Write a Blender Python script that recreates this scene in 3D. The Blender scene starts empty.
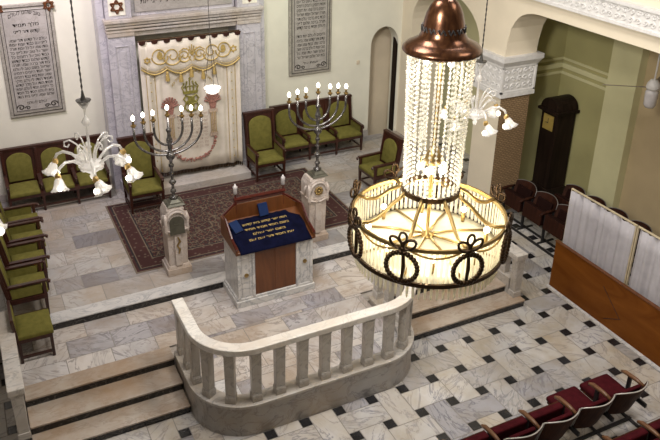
import bpy, math, random
from mathutils import Matrix, Vector
random.seed(7)
PI = math.pi
sc = bpy.context.scene
COL = sc.collection
UP, PL = 0.52, 0.39          # heights of the two raised floors
CX = -1.55                   # middle line of the hall

# ------------------------------------------------------------------ materials
def nt(name):
    m = bpy.data.materials.new(name); m.use_nodes = True
    t = m.node_tree; b = t.nodes['Principled BSDF']
    return m, t, b
def N(t, typ, **kw):
    n = t.nodes.new(typ)
    for k, v in kw.items():
        if k in n.inputs: n.inputs[k].default_value = v
        else: setattr(n, k, v)
    return n
def ramp(t, fac, stops):
    r = N(t, 'ShaderNodeValToRGB')
    e = r.color_ramp.elements
    while len(e) < len(stops): e.new(0.5)
    for i, (p, c) in enumerate(stops):
        e[i].position = p; e[i].color = (*c, 1) if len(c) == 3 else c
    t.links.new(fac, r.inputs[0]); return r.outputs[0]
def mixc(t, f, a, b, mode='MIX'):
    m = N(t, 'ShaderNodeMix', data_type='RGBA', blend_type=mode)
    for s, v in ((m.inputs[0], f), (m.inputs[6], a), (m.inputs[7], b)):
        if hasattr(v, 'links'): t.links.new(v, s)
        else: s.default_value = v if not isinstance(v, tuple) else (*v, 1)[:4]
    return m.outputs[2]
def coord(t, scale=(1, 1, 1), kind='Object', rot=(0, 0, 0)):
    tc = N(t, 'ShaderNodeTexCoord'); mp = N(t, 'ShaderNodeMapping')
    mp.inputs['Scale'].default_value = scale; mp.inputs['Rotation'].default_value = rot
    t.links.new(tc.outputs[kind], mp.inputs[0]); return mp.outputs[0]
def noise(t, v, s, d=4, r=.55, dist=0):
    n = N(t, 'ShaderNodeTexNoise'); n.inputs['Scale'].default_value = s; n.inputs['Detail'].default_value = d
    n.inputs['Roughness'].default_value = r; n.inputs['Distortion'].default_value = dist
    t.links.new(v, n.inputs['Vector']); return n.outputs[0]
def bump(t, b, h, s=.2, d=.02):
    n = N(t, 'ShaderNodeBump'); n.inputs['Strength'].default_value = s; n.inputs['Distance'].default_value = d
    t.links.new(h, n.inputs['Height']); t.links.new(n.outputs[0], b.inputs['Normal'])
def plain(name, c, rough=.5, metal=0, nz=0.08, ns=8):
    m, t, b = nt(name)
    n = noise(t, coord(t), ns)
    d = tuple(max(0, x * (1 - nz * 2)) for x in c); l = tuple(min(1, x * (1 + nz)) for x in c)
    t.links.new(ramp(t, n, [(.3, d), (.7, l)]), b.inputs['Base Color'])
    b.inputs['Roughness'].default_value = rough; b.inputs['Metallic'].default_value = metal
    return m
def matte(*names):
    for k in names: M[k].node_tree.nodes['Principled BSDF'].inputs['Specular IOR Level'].default_value = .08
def emit(name, c, s):
    m, t, b = nt(name)
    b.inputs['Base Color'].default_value = (*c, 1)
    b.inputs['Emission Color'].default_value = (*c, 1); b.inputs['Emission Strength'].default_value = s
    return m
def marble(name, base, vein, warm=None, scale=1.6, rough=.3, stain=0.0, tile=False, thin=.035):
    m, t, b = nt(name)
    v = coord(t)
    if tile:
        at = N(t, 'ShaderNodeAttribute', attribute_name='tone')
        cm = N(t, 'ShaderNodeVectorMath', operation='SCALE'); cm.inputs[3].default_value = 37.0
        t.links.new(at.outputs['Color'], cm.inputs[0])
        ad = N(t, 'ShaderNodeVectorMath', operation='ADD')
        t.links.new(v, ad.inputs[0]); t.links.new(cm.outputs[0], ad.inputs[1])
        v2 = ad.outputs[0]
    else: v2 = v
    mp = N(t, 'ShaderNodeMapping'); mp.inputs['Rotation'].default_value = (.3, .4, .8); mp.inputs['Scale'].default_value = (1, 2.2, 1.3)
    if tile:
        vr = N(t, 'ShaderNodeVectorRotate', rotation_type='Z_AXIS'); sa = N(t, 'ShaderNodeSeparateColor'); ma = N(t, 'ShaderNodeMath', operation='MULTIPLY'); ma.inputs[1].default_value = 6.28
        t.links.new(at.outputs['Color'], sa.inputs[0]); t.links.new(sa.outputs[1], ma.inputs[0]); t.links.new(ma.outputs[0], vr.inputs['Angle'])
        t.links.new(v2, vr.inputs['Vector']); t.links.new(vr.outputs[0], mp.inputs[0]); mp.inputs['Scale'].default_value = (.8, 2.4, 1.3)
    else: t.links.new(v2, mp.inputs[0])
    n = noise(t, mp.outputs[0], scale, 6, .62, 1.2)
    c = ramp(t, n, [(.28, tuple(x * .86 for x in base)), (.5 - thin, base), (.5, vein), (.5 + thin, base), (.75, tuple(min(1, x * 1.06) for x in base))])
    n2 = noise(t, mp.outputs[0], scale * .7, 3, .5, .6)
    c = mixc(t, ramp(t, n2, [(.45, (0, 0, 0)), (.7, (.55, .55, .55))]), c, tuple(x * .72 for x in base))
    if warm:
        n3 = noise(t, v, 1.3, 5, .65)
        c = mixc(t, ramp(t, n3, [(.42 - stain * .2, (0, 0, 0)), (.68, (.9, .9, .9))]), c, warm)
    if tile:
        sx = N(t, 'ShaderNodeSeparateColor'); t.links.new(at.outputs['Color'], sx.inputs[0])
        tint = ramp(t, sx.outputs[0], [(0, (.52, .52, .58)), (.3, (.84, .83, .83)), (.65, (1, .985, .97)), (1, (.88, .82, .74))])
        c = mixc(t, 1.0, c, tint, 'MULTIPLY')
    t.links.new(c, b.inputs['Base Color']); b.inputs['Roughness'].default_value = rough
    return m
def wood(name, c1, c2, scale=6, rough=.35, axis=(1, 1, .12)):
    m, t, b = nt(name)
    v = coord(t, axis)
    n = noise(t, v, scale, 5, .6, 1.5)
    t.links.new(ramp(t, n, [(.3, c1), (.7, c2)]), b.inputs['Base Color']); b.inputs['Roughness'].default_value = rough
    return m
M = {}
M['wall'] = plain('cream wall paint', (.70, .68, .58), .75, nz=.04, ns=1.5)
M['wallR'] = plain('warm cream arcade paint', (.72, .64, .50), .7, nz=.03, ns=1.5)
M['olive'] = plain('olive aisle paint', (.36, .33, .15), .7, nz=.05, ns=1.2)
M['olive2'] = plain('pale green aisle paint', (.56, .53, .31), .7, nz=.05, ns=1.2)
M['beige'] = plain('beige aisle paint', (.46, .36, .21), .7, nz=.05, ns=1.2)
M['tan'] = plain('tan paint', (.62, .53, .40), .7, nz=.04, ns=2)
M['plaster'] = plain('white plaster', (.66, .645, .63), .65, nz=.06, ns=10)
M['marble'] = marble('grey white marble', (.58, .56, .54), (.33, .33, .34), scale=2.2)
M['arkmarble'] = marble('lilac grey marble', (.52, .50, .53), (.32, .31, .35), scale=3.2, rough=.35)
M['entab'] = marble('warm entablature marble', (.50, .46, .43), (.33, .31, .29), (.40, .33, .25), 3, .4)
M['balus'] = marble('balustrade marble', (.54, .51, .475), (.32, .31, .30), (.38, .31, .23), 2.6, .35, .1)
M['handrail'] = marble('light-lifted handrail marble', (.76, .73, .68), (.55, .53, .50), (.62, .54, .45), 2.2, .3, .0)  # lighter than the balusters: light falling on the rail put into the colour
M['base'] = marble('balustrade base marble', (.40, .385, .375), (.20, .19, .19), (.38, .31, .24), 2.4, .3, .1)
M['tread'] = marble('stained step marble', (.46, .41, .355), (.30, .26, .22), (.30, .20, .12), 2.0, .32, .5)
M['peds'] = marble('rosy pedestal marble', (.54, .475, .43), (.36, .29, .25), (.42, .31, .22), 4, .4, .1)
M['tile'] = marble('hall floor slab', (.55, .54, .53), (.25, .25, .28), (.42, .37, .29), 1.7, .22, .05, True, .035)
M['utile'] = marble('upper floor slab', (.47, .455, .44), (.29, .27, .26), (.38, .32, .26), 2.0, .25, .05, True, .035)
M['ptile'] = marble('platform floor slab', (.62, .595, .585), (.30, .28, .28), (.42, .345, .28), 2.0, .25, .05, True, .035)
M['black'] = plain('black marble', (.018, .018, .020), .25, nz=.3, ns=6)
M['blackriser'] = marble('black riser marble', (.018, .018, .018), (.14, .13, .12), scale=5, rough=.25, thin=.015)
M['grout'] = plain('grout', (.22, .20, .18), .8)
M['maho'] = wood('dark mahogany', (.019, .006, .004), (.056, .016, .009), 7, .3)
M['farwood'] = wood('shaded seat veneer', (.016, .006, .004), (.040, .014, .008), 7, .5)  # darker copy of the seat veneer, aisle shade put into the colour
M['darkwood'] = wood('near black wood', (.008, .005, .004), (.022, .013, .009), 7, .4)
M['orange'] = wood('orange varnished plywood', (.125, .036, .004), (.21, .070, .011), 3.0, .45, (.6, .25, 1))
M['lectwood'] = wood('brown lectern wood', (.085, .026, .007), (.15, .052, .015), 6, .35)
M['redwood'] = wood('red lectern trim', (.050, .008, .005), (.085, .014, .008), 7, .3)
M['seatwood'] = wood('seat back veneer', (.032, .010, .005), (.066, .023, .010), 7, .5)
M['armwood'] = wood('worn armrest wood', (.10, .042, .018), (.18, .085, .036), 8, .4)
M['dimplush'] = plain('shaded seat plush', (.014, .005, .004), .6)  # seat plush darkened, with the dimness of the aisle in its colour
M['dimedge'] = plain('shaded seat edge', (.16, .15, .14), .4, .3)  # darker copy of the seat edge colour for the shaded aisle
M['edge'] = plain('pale edge highlight', (.50, .48, .45), .35, .3)  # highlight along the thin top of the seat backs, painted as pale colour
M['green'] = plain('green upholstery', (.150, .135, .034), .85, nz=.10, ns=14)
M['red'] = plain('wine red plush', (.052, .005, .008), .8, nz=.15, ns=14)
M['iron'] = plain('black iron', (.012, .011, .012), .5)
M['bronze'] = plain('dark bronze', (.055, .032, .017), .35, .85, .15)
def copper():
    m, t, b = nt('streaked copper')
    n = noise(t, coord(t, (9, 9, 1.2)), 3, 5, .65, .4)
    t.links.new(ramp(t, n, [(.30, (.028, .010, .005)), (.55, (.085, .034, .015)), (.72, (.15, .068, .03))]), b.inputs['Base Color'])
    b.inputs['Metallic'].default_value = .75; b.inputs['Roughness'].default_value = .24
    return m
M['copper'] = copper()
M['gold'] = plain('gilt brass', (.62, .42, .16), .3, .9, .1)
M['brass'] = plain('old brass', (.36, .25, .10), .35, .9, .1)
M['silver'] = plain('dull silver', (.30, .29, .30), .28, .9, .15)
M['dsilver'] = plain('tarnished silver', (.23, .22, .22), .26, .9, .3, 20)
M['chrome'] = plain('chain metal', (.10, .095, .09), .35, .8)
M['velvet'] = plain('navy velvet', (.004, .005, .020), 1, nz=.2)
M['bookblue'] = plain('blue book cloth', (.012, .026, .085), .55)
M['page'] = plain('book pages', (.75, .72, .62), .8)
M['goldthread'] = plain('gold thread', (.50, .36, .12), .5, .25, .15, 30)
M['olivethread'] = plain('olive gold thread', (.26, .23, .05), .55, .2, .2, 30)
M['rosethread'] = plain('rose thread', (.36, .17, .13), .7, 0, .3, 40)
M['pinkthread'] = plain('pale pink thread', (.52, .40, .31), .7, 0, .2, 40)
M['curtain'] = plain('ivory silk', (.70, .64, .55), .7, nz=.05, ns=5)
M['sheer'] = plain('white screen cloth', (.42, .40, .42), .8, nz=.05, ns=7)
M['screenframe'] = plain('cream screen frame', (.50, .42, .28), .45)
M['ink'] = plain('engraved ink', (.05, .042, .035), .7)
M['plaque'] = marble('grey plaque stone', (.38, .355, .33), (.30, .28, .25), scale=5, rough=.45)
M['plaqueframe'] = marble('plaque frame stone', (.36, .335, .29), (.22, .20, .17), scale=6, rough=.5)
M['green_plate'] = plain('bronze green plate', (.10, .095, .07), .45, .4, .15)
M['dial'] = plain('brass dial', (.50, .36, .10), .4, .4)
M['fanwhite'] = plain('fan enamel', (.62, .60, .58), .35)
M['fanblade'] = plain('fan blade', (.27, .23, .18), .4)
M['fanlamp'] = plain('lamp shade glass', (.55, .52, .52), .25)
M['cord'] = plain('cord', (.06, .05, .045), .6)
M['bulb'] = emit('lit bulb', (1, .93, .78), 6)
M['lampglow'] = emit('lit opal bowl', (1, .96, .88), 1.3)
M['shell'] = plain('bounce-cutting hall paint', (.22, .20, .17), .8)  # unseen walls and ceiling, coloured dark to cut bounced light
M['dark'] = plain('dark doorway', (.02, .017, .014), .9)
def glassy(name, c, trans=.45, rough=.08, clear=.25):
    m, t, b = nt(name)
    out = t.nodes['Material Output']
    n = noise(t, coord(t), 18)
    cc = ramp(t, n, [(.3, tuple(x * .86 for x in c)), (.7, c)])
    d = N(t, 'ShaderNodeBsdfDiffuse'); tr = N(t, 'ShaderNodeBsdfTranslucent'); g = N(t, 'ShaderNodeBsdfGlossy'); tp = N(t, 'ShaderNodeBsdfTransparent')
    g.inputs['Roughness'].default_value = rough
    for s in (d, tr): t.links.new(cc, s.inputs['Color'])
    a = N(t, 'ShaderNodeMixShader'); a.inputs[0].default_value = trans; t.links.new(d.outputs[0], a.inputs[1]); t.links.new(tr.outputs[0], a.inputs[2])
    e = N(t, 'ShaderNodeMixShader'); e.inputs[0].default_value = .16; t.links.new(a.outputs[0], e.inputs[1]); t.links.new(g.outputs[0], e.inputs[2])
    f = N(t, 'ShaderNodeMixShader'); f.inputs[0].default_value = clear; t.links.new(e.outputs[0], f.inputs[1]); t.links.new(tp.outputs[0], f.inputs[2])
    t.links.new(f.outputs[0], out.inputs['Surface'])
    return m
M['crystal'] = glassy('cut crystal', (.95, .93, .86), .5, .06, .30)
M['frost'] = glassy('frosted cream glass', (.95, .90, .72), .6, .3, .04)
M['rod'] = glassy('glass rods', (.96, .93, .80), .6, .08, .22)
M['tulip'] = glassy('etched tulip glass', (.93, .91, .88), .5, .08, .34)
matte('seatwood', 'farwood', 'dimplush', 'bookblue', 'orange', 'velvet', 'green', 'red', 'curtain', 'sheer', 'darkwood')
# woven rug
def rug_mat():
    m, t, b = nt('woven rug')
    v = coord(t)
    sp = N(t, 'ShaderNodeSeparateXYZ'); t.links.new(v, sp.inputs[0])
    vo = N(t, 'ShaderNodeTexVoronoi', feature='F1'); vo.inputs['Scale'].default_value = 14; vo.inputs['Randomness'].default_value = .55
    t.links.new(v, vo.inputs['Vector'])
    nz = noise(t, v, 24, 3, .6)
    vo2 = N(t, 'ShaderNodeTexVoronoi', feature='DISTANCE_TO_EDGE'); vo2.inputs['Scale'].default_value = 8; t.links.new(v, vo2.inputs['Vector'])
    field = ramp(t, vo.outputs['Distance'], [(.0, (.20, .15, .10)), (.14, (.11, .035, .022)), (.34, (.060, .012, .010)), (.52, (.018, .012, .014)), (.75, (.14, .10, .065))])
    field = mixc(t, ramp(t, vo2.outputs[0], [(.0, (1, 1, 1)), (.03, (.8, .8, .8)), (.07, (0, 0, 0))]), field, (.15, .115, .075))
    field = mixc(t, ramp(t, nz, [(.48, (0, 0, 0)), (.62, (.8, .8, .8))]), field, (.030, .014, .013))
    W, H = 4.22 / 2, 2.55 / 2
    def absd(o, h):
        a = N(t, 'ShaderNodeMath', operation='ABSOLUTE'); t.links.new(o, a.inputs[0])
        s = N(t, 'ShaderNodeMath', operation='SUBTRACT'); s.inputs[0].default_value = h; t.links.new(a.outputs[0], s.inputs[1]); return s.outputs[0]
    mn = N(t, 'ShaderNodeMath', operation='MINIMUM'); t.links.new(absd(sp.outputs[0], W), mn.inputs[0]); t.links.new(absd(sp.outputs[1], H), mn.inputs[1])
    bord = ramp(t, mn.outputs[0], [(.0, (.16, .125, .09)), (.025, (.05, .014, .012)), (.07, (.014, .011, .014)), (.10, (.15, .11, .075)), (.118, (.046, .013, .011)), (.33, (.050, .015, .012)), (.345, (.15, .115, .08)), (.365, (.014, .011, .014))])
    for nd in t.nodes:
        if nd.type == 'VALTORGB' and nd.outputs[0] == bord: nd.color_ramp.interpolation = 'CONSTANT'
    vb = N(t, 'ShaderNodeTexVoronoi', feature='F1'); vb.inputs['Scale'].default_value = 11; t.links.new(v, vb.inputs['Vector'])
    bord = mixc(t, ramp(t, vb.outputs['Distance'], [(.12, (.75, .75, .75)), (.3, (0, 0, 0))]), bord, (.15, .115, .08))
    isb = ramp(t, mn.outputs[0], [(.39, (1, 1, 1)), (.395, (0, 0, 0))])
    t.links.new(mixc(t, isb, field, bord), b.inputs['Base Color']); b.inputs['Roughness'].default_value = .95
    return m
M['rug'] = rug_mat()
def brickish():
    m, t, b = nt('brown lattice tiles')
    v = coord(t, (1, 1, 1), rot=(PI / 2, 0, 0))
    br = N(t, 'ShaderNodeTexBrick')
    for k, x in (('Scale', 1.0), ('Brick Width', .085), ('Row Height', .04), ('Mortar Size', .008)): br.inputs[k].default_value = x
    br.inputs['Color1'].default_value = (.26, .17, .09, 1); br.inputs['Color2'].default_value = (.33, .22, .12, 1); br.inputs['Mortar'].default_value = (.15, .095, .05, 1)
    t.links.new(v, br.inputs['Vector']); t.links.new(br.outputs['Color'], b.inputs['Base Color']); b.inputs['Roughness'].default_value = .6
    bump(t, b, br.outputs['Fac'], .4, -.01)
    return m
M['brick'] = brickish()

# ------------------------------------------------------------------ mesh helpers
class MB:
    def __init__(s): s.v = []; s.f = []; s.mi = []; s.tone = []; s.cur = 0
    def add(s, vs, fs):
        o = len(s.v); s.v += [tuple(p) for p in vs]
        for f in fs: s.f.append(tuple(i + o for i in f)); s.mi.append(s.cur)
        return s
    def box(s, x0, x1, y0, y1, z0, z1):
        return s.add([(x, y, z) for z in (z0, z1) for y in (y0, y1) for x in (x0, x1)],
                     [(0, 2, 3, 1), (4, 5, 7, 6), (0, 1, 5, 4), (2, 6, 7, 3), (0, 4, 6, 2), (1, 3, 7, 5)])
    def cbox(s, c, d, rz=0, rx=0, ry=0):
        m = Matrix.Translation(c) @ Matrix.Rotation(rz, 4, 'Z') @ Matrix.Rotation(ry, 4, 'Y') @ Matrix.Rotation(rx, 4, 'X')
        t = MB().box(-d[0] / 2, d[0] / 2, -d[1] / 2, d[1] / 2, -d[2] / 2, d[2] / 2)
        return s.add([m @ Vector(p) for p in t.v], t.f)
    def frus(s, c, b, t, z0, z1):       # tapered block: b=(wx,wy) bottom, t=(wx,wy) top
        vs = []
        for (w, z) in ((b, z0), (t, z1)):
            for sy in (-1, 1):
                for sx in (-1, 1): vs.append((c[0] + sx * w[0] / 2, c[1] + sy * w[1] / 2, z))
        return s.add(vs, [(0, 2, 3, 1), (4, 5, 7, 6), (0, 1, 5, 4), (2, 6, 7, 3), (0, 4, 6, 2), (1, 3, 7, 5)])
    def prism(s, pts, a, b, axis='y'):  # 2-D outline pushed along an axis from a to b
        f = {'y': lambda p, h: (p[0], h, p[1]), 'x': lambda p, h: (h, p[0], p[1]), 'z': lambda p, h: (p[0], p[1], h)}[axis]
        n = len(pts)
        return s.add([f(p, a) for p in pts] + [f(p, b) for p in pts],
                     [tuple(range(n)), tuple(range(2 * n - 1, n - 1, -1))] + [(i, i + n, (i + 1) % n + n, (i + 1) % n) for i in range(n)])
    def lathe(s, prof, o=(0, 0, 0), n=20, caps=True):
        vs = []; fs = []
        for r, z in prof:
            for k in range(n): a = 2 * PI * k / n; vs.append((o[0] + r * math.cos(a), o[1] + r * math.sin(a), o[2] + z))
        for j in range(len(prof) - 1):
            for k in range(n): fs.append((j * n + k, j * n + (k + 1) % n, (j + 1) * n + (k + 1) % n, (j + 1) * n + k))
        if caps: fs += [tuple(range(n))[::-1], tuple((len(prof) - 1) * n + k for k in range(n))]
        return s.add(vs, fs)
    def tube(s, pts, r, n=8, closed=False):
        P = [Vector(p) for p in pts]; L = len(P); vs = []; fs = []
        R = r if isinstance(r, (list, tuple)) else [r] * L
        up = None
        for i, p in enumerate(P):
            d = (P[(i + 1) % L] - P[i - 1]) if closed else (P[min(i + 1, L - 1)] - P[max(i - 1, 0)])
            d = d.normalized() if d.length > 1e-9 else Vector((0, 0, 1))
            if up is None: up = Vector((0, 0, 1)) if abs(d.z) < .9 else Vector((1, 0, 0))
            a = d.cross(up)
            if a.length < 1e-6: a = d.cross(Vector((0, 1, 0)))
            a.normalize(); b = a.cross(d).normalized(); up = b
            for k in range(n):
                t = 2 * PI * k / n; vs.append(p + (a * math.cos(t) + b * math.sin(t)) * R[i])
        for i in range(L if closed else L - 1):
            j = (i + 1) % L
            for k in range(n): fs.append((i * n + k, i * n + (k + 1) % n, j * n + (k + 1) % n, j * n + k))
        if not closed: fs += [tuple(range(n))[::-1], tuple((L - 1) * n + k for k in range(n))]
        return s.add(vs, fs)
    def ball(s, c, r, n=10, m=7, sz=1.0):
        return s.lathe([(max(1e-4, r * math.sin(PI * j / m)), -r * sz * math.cos(PI * j / m)) for j in range(m + 1)], c, n, False)
    def cushion(s, x0, x1, y0, y1, z0, h, k=8):
        vs = []; fs = []
        for j in range(k + 1):
            for i in range(k + 1):
                u = i / k * 2 - 1; w = j / k * 2 - 1
                vs.append((x0 + (x1 - x0) * i / k, y0 + (y1 - y0) * j / k, z0 + h * (.62 + .38 * math.sqrt(max(0, (1 - u ** 4) * (1 - w ** 4))))))
        for j in range(k):
            for i in range(k): a = j * (k + 1) + i; fs.append((a, a + 1, a + k + 2, a + k + 1))
        ring = [i for i in range(k + 1)] + [j * (k + 1) + k for j in range(1, k + 1)] + [k * (k + 1) + i for i in range(k - 1, -1, -1)] + [j * (k + 1) for j in range(k - 1, 0, -1)]
        o = len(vs); vs += [(vs[r][0], vs[r][1], z0) for r in ring]; n = len(ring)
        for i in range(n): fs.append((ring[i], o + i, o + (i + 1) % n, ring[(i + 1) % n]))
        fs.append(tuple(o + i for i in range(n))[::-1])
        return s.add(vs, fs)
def obj(name, mb, mat, parent=None, bevel=0, smooth=False, loc=None, solid=0):
    me = bpy.data.meshes.new(name); me.from_pydata(mb.v, [], mb.f)
    mats = mat if isinstance(mat, list) else [mat]
    for x in mats: me.materials.append(M[x] if isinstance(x, str) else x)
    if len(mats) > 1: me.polygons.foreach_set('material_index', mb.mi)
    if mb.tone:
        a = me.attributes.new('tone', 'FLOAT_COLOR', 'FACE')
        a.data.foreach_set('color', [c for t in mb.tone for c in t])
    if smooth: me.polygons.foreach_set('use_smooth', [True] * len(me.polygons))
    me.update()
    o = bpy.data.objects.new(name, me); COL.objects.link(o)
    if parent: o.parent = parent
    if loc: o.location = loc
    if solid:
        md = o.modifiers.new('solid', 'SOLIDIFY'); md.thickness = solid; md.offset = 0
    if bevel:
        md = o.modifiers.new('bev', 'BEVEL'); md.width = bevel; md.segments = 2; md.limit_method = 'ANGLE'; md.angle_limit = .7
        md.harden_normals = False
    return o
def tag(o, label=None, cat=None, group=None, kind=None):
    if label: o['label'] = label
    if cat: o['category'] = cat
    if group: o['group'] = group
    if kind: o['kind'] = kind
    return o
def thing(name, label, cat, loc=(0, 0, 0), rz=0, group=None):
    o = bpy.data.objects.new(name, None); COL.objects.link(o); o.location = loc; o.rotation_euler = (0, 0, rz); o.empty_display_size = .1
    return tag(o, label, cat, group)
def struct(name, mb, mat, label=None, **kw):
    o = obj(name, mb, mat, **kw); o['kind'] = 'structure'
    return o
KIDS = {}
def dup(root, loc, rz=0, label=None, group=None):
    def cp(o, par):
        c = o.copy(); COL.objects.link(c)
        if par: c.parent = par
        for ch in [x for x in list(o.children)]: cp(ch, c)
        return c
    r = cp(root, None); r.location = loc; r.rotation_euler = (0, 0, rz)
    if label: r['label'] = label
    if group: r['group'] = group
    return r
def copies(o, places, parent):          # same mesh again under the same thing
    for loc, rz in places:
        c = o.copy(); COL.objects.link(c); c.parent = parent; c.location = loc; c.rotation_euler = (0, 0, rz)
def arc(cx, cy, rx, ry, a0, a1, n):
    return [(cx + rx * math.cos(a0 + (a1 - a0) * i / n), cy + ry * math.sin(a0 + (a1 - a0) * i / n)) for i in range(n + 1)]
def archpts(x0, x1, z0, z1, rise, n=14):
    return [(x0, z0), (x1, z0)] + arc((x0 + x1) / 2, z1 - rise, (x1 - x0) / 2, rise, 0, PI, n)
HW = ['שלום', 'תורה', 'אמת', 'ברכה', 'לעולם', 'בית', 'ישראל', 'חסד', 'הודו', 'טוב', 'עולם', 'קדוש', 'רחמים', 'מלך', 'כבוד', 'שמע', 'אור', 'תמיד', 'לפני', 'דור', 'את', 'כל', 'על', 'אשר', 'בשם', 'עם']
def hline(n):
    w = ''
    while len(w) < n - 2: w += (' ' if w else '') + random.choice(HW)
    return w
def text_mb(lines, x, z, w, size, step, y, align='CENTER', mb=None, curve=None):
    """Hebrew lines as letter shapes on the plane y, top line at height z; each entry is (string, width or None)."""
    mb = mb or MB()
    for i, s in enumerate(lines):
        if not s: continue
        cu = bpy.data.curves.new('letters', 'FONT'); cu.body = s[::-1]; cu.size = size; cu.align_x = align; cu.resolution_u = 1; cu.offset = size * .014
        o = bpy.data.objects.new('letters', cu); COL.objects.link(o)
        dg = bpy.context.evaluated_depsgraph_get()
        me = bpy.data.meshes.new_from_object(o.evaluated_get(dg))
        vs = [v.co.copy() for v in me.vertices]; fs = [tuple(p.vertices) for p in me.polygons]
        bpy.data.objects.remove(o); bpy.data.curves.remove(cu); bpy.data.meshes.remove(me)
        if not vs: continue
        xs = [v.x for v in vs]; k = min(1.6, w / max(1e-6, max(xs) - min(xs))) if w else 1
        m = (max(xs) + min(xs)) / 2
        zz = z - i * step
        out = []
        for v in vs:
            px = (v.x - m) * k
            out.append((x + px, y, zz + v.y + (curve(px) if curve else 0)))
        mb.add(out, fs)
    return mb
def star(mb, cx, cz, r, y0, y1, w=.2):   # six-pointed star from two triangle outlines
    for s in (0, PI):
        o = [(cx + r * math.sin(s + k * 2 * PI / 3), cz + r * math.cos(s + k * 2 * PI / 3)) for k in range(3)]
        for k in range(3):
            a, b = o[k], o[(k + 1) % 3]
            mb.tube([(a[0], (y0 + y1) / 2, a[1]), (b[0], (y0 + y1) / 2, b[1])], r * w * .5, 4)
    return mb

# ------------------------------------------------------------------ room shell
def floor_main():
    mb = MB(); L = .5; b = .152; g = .0055; h = b / 2
    x0, x1, y0, y1 = -6.85, 5.75, -9.5, 7.0
    mb.cur = 2; mb.add([(x0, y0, -.004), (x1, y0, -.004), (x1, y1, -.004), (x0, y1, -.004)], [(0, 1, 2, 3)]); mb.tone.append((0, 0, 0, 1))
    rnd = random.Random(3)
    for i in range(-14, 12):
        for j in range(-20, 14):
            X, Y = i * L, j * L
            if (i + j) % 2: q = (X - h, X + L + h, Y + h, Y + L - h)
            else: q = (X + h, X + L - h, Y - h, Y + L + h)
            for qq, mi in ((q, 0), ((X - h, X + h, Y - h, Y + h), 1)):
                a, c, d, e = max(qq[0] + g, x0), min(qq[1] - g, x1), max(qq[2] + g, y0), min(qq[3] - g, y1)
                if a >= c or d >= e: continue
                if -5.4 < a and c < 2.2 and d > 1.1: continue
                mb.cur = mi
                mb.add([(a, d, 0), (c, d, 0), (c, e, 0), (a, e, 0)], [(0, 1, 2, 3)])
                mb.tone.append((rnd.random(), rnd.random(), rnd.random(), 1))
    return struct('floor', mb, ['tile', 'black', 'grout'])
floor_main()
def slab_floor(name, x0, x1, y0, y1, z, rows=.40, seed=1, mat='ptile'):
    rnd = random.Random(seed); mb = MB(); g = .005
    mb.cur = 1; mb.box(x0, x1, y0, y1, z - .02, z - .003); mb.tone += [(0, 0, 0, 1)] * 6
    y = y0
    while y < y1 - .02:
        e = min(y1, y + rows * rnd.choice((.8, 1, 1.15))); x = x0 - rnd.random() * .5
        while x < x1:
            c = x + rnd.choice((.42, .55, .62, .75))
            a, cc = max(x, x0), min(c, x1)
            if cc - a > .02:
                mb.cur = 0; mb.add([(a + g, y + g, z), (cc - g, y + g, z), (cc - g, e - g, z), (a + g, e - g, z)], [(0, 1, 2, 3)])
                mb.tone.append((rnd.random(), rnd.random(), rnd.random(), 1))
            x = c
        y = e
    return struct(name, mb, [mat, 'grout'])
def upath(off, n=14):
    x0, x1, yf, R, yb = -3.31 + off, .01 - off, -.42 + off, .72 - off, 1.02
    p = [(x0, yb), (x0, .7), (x0, yf + R)] + arc(x0 + R, yf + R, R, R, PI, 1.5 * PI, n)[1:]
    p += [(x0 + R + (x1 - x0 - 2 * R) * k / 6, yf) for k in range(1, 7)]
    p += arc(x1 - R, yf + R, R, R, 1.5 * PI, 2 * PI, n)[1:] + [(x1, .7), (x1, yb)]
    return p
# lower platform (with the bulge inside the balustrade) and upper platform
slab_floor('floor.001', -5.30, 2.20, 1.30, 2.40, PL, seed=4)
slab_floor('floor.002', -3.10, -.20, .32, 1.30, PL, seed=5)
slab_floor('floor.005', -2.72, -.58, -.22, .32, PL, seed=9)
q_ = [(x, y) for x, y in upath(.16)][1:-1]
struct('floor.006', MB().prism(q_, .0, PL - .006, 'z'), 'marble')
slab_floor('floor.003', -6.80, 2.36, 2.62, 6.70, UP, seed=6, mat='utile')
slab_floor('floor.004', 2.36, 3.75, 4.0, 6.70, UP, seed=8, mat='utile')
s = MB().box(-6.8, 2.36, 2.45, 6.7, 0, .49).box(-5.3, 2.2, 1.1, 2.45, 0, .36).box(2.36, 3.75, 4.02, 6.7, 0, .49).box(-3.10, -.20, .32, 1.1, 0, .36)
struct('floor_platform_core', s, 'base')
# edge of upper platform: pale nosing over a black strip
struct('trim_1', MB().box(-5.2, 2.36, 2.36, 2.63, UP - .022, UP).box(2.2, 2.38, 2.36, 4.0, UP - .022, UP), 'marble', bevel=.006)
struct('trim_2', MB().box(-5.2, 2.34, 2.372, 2.45, PL, UP - .022), 'blackriser')
def stairs(name, x0, x1, label):
    t = thing(name, label, 'stairs', ((x0 + x1) / 2, .31, 0), 0, 'flights of marble steps up to the platform')
    w = (x1 - x0) / 2
    ys = [.31, .64, 1.02, 1.31]
    for k in range(3):
        z = .13 * (k + 1)
        obj('tread', MB().box(-w, w, ys[k] - .31, ys[k + 1] - .31 + (.05 if k < 2 else 0), z - .028, z), 'tread', t, .006)
        obj('riser', MB().box(-w + .004, w - .004, ys[k] - .31 + .018, ys[k + 1] - .31 + .06, z - .13, z - .028), 'blackriser', t)
    return t
stairs('staircase', -5.30, -3.32, 'wide flight of three brown-stained steps left of the balustrade')
stairs('staircase', .02, 2.36, 'flight of three brown-stained marble steps beneath the great crystal chandelier')

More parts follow.
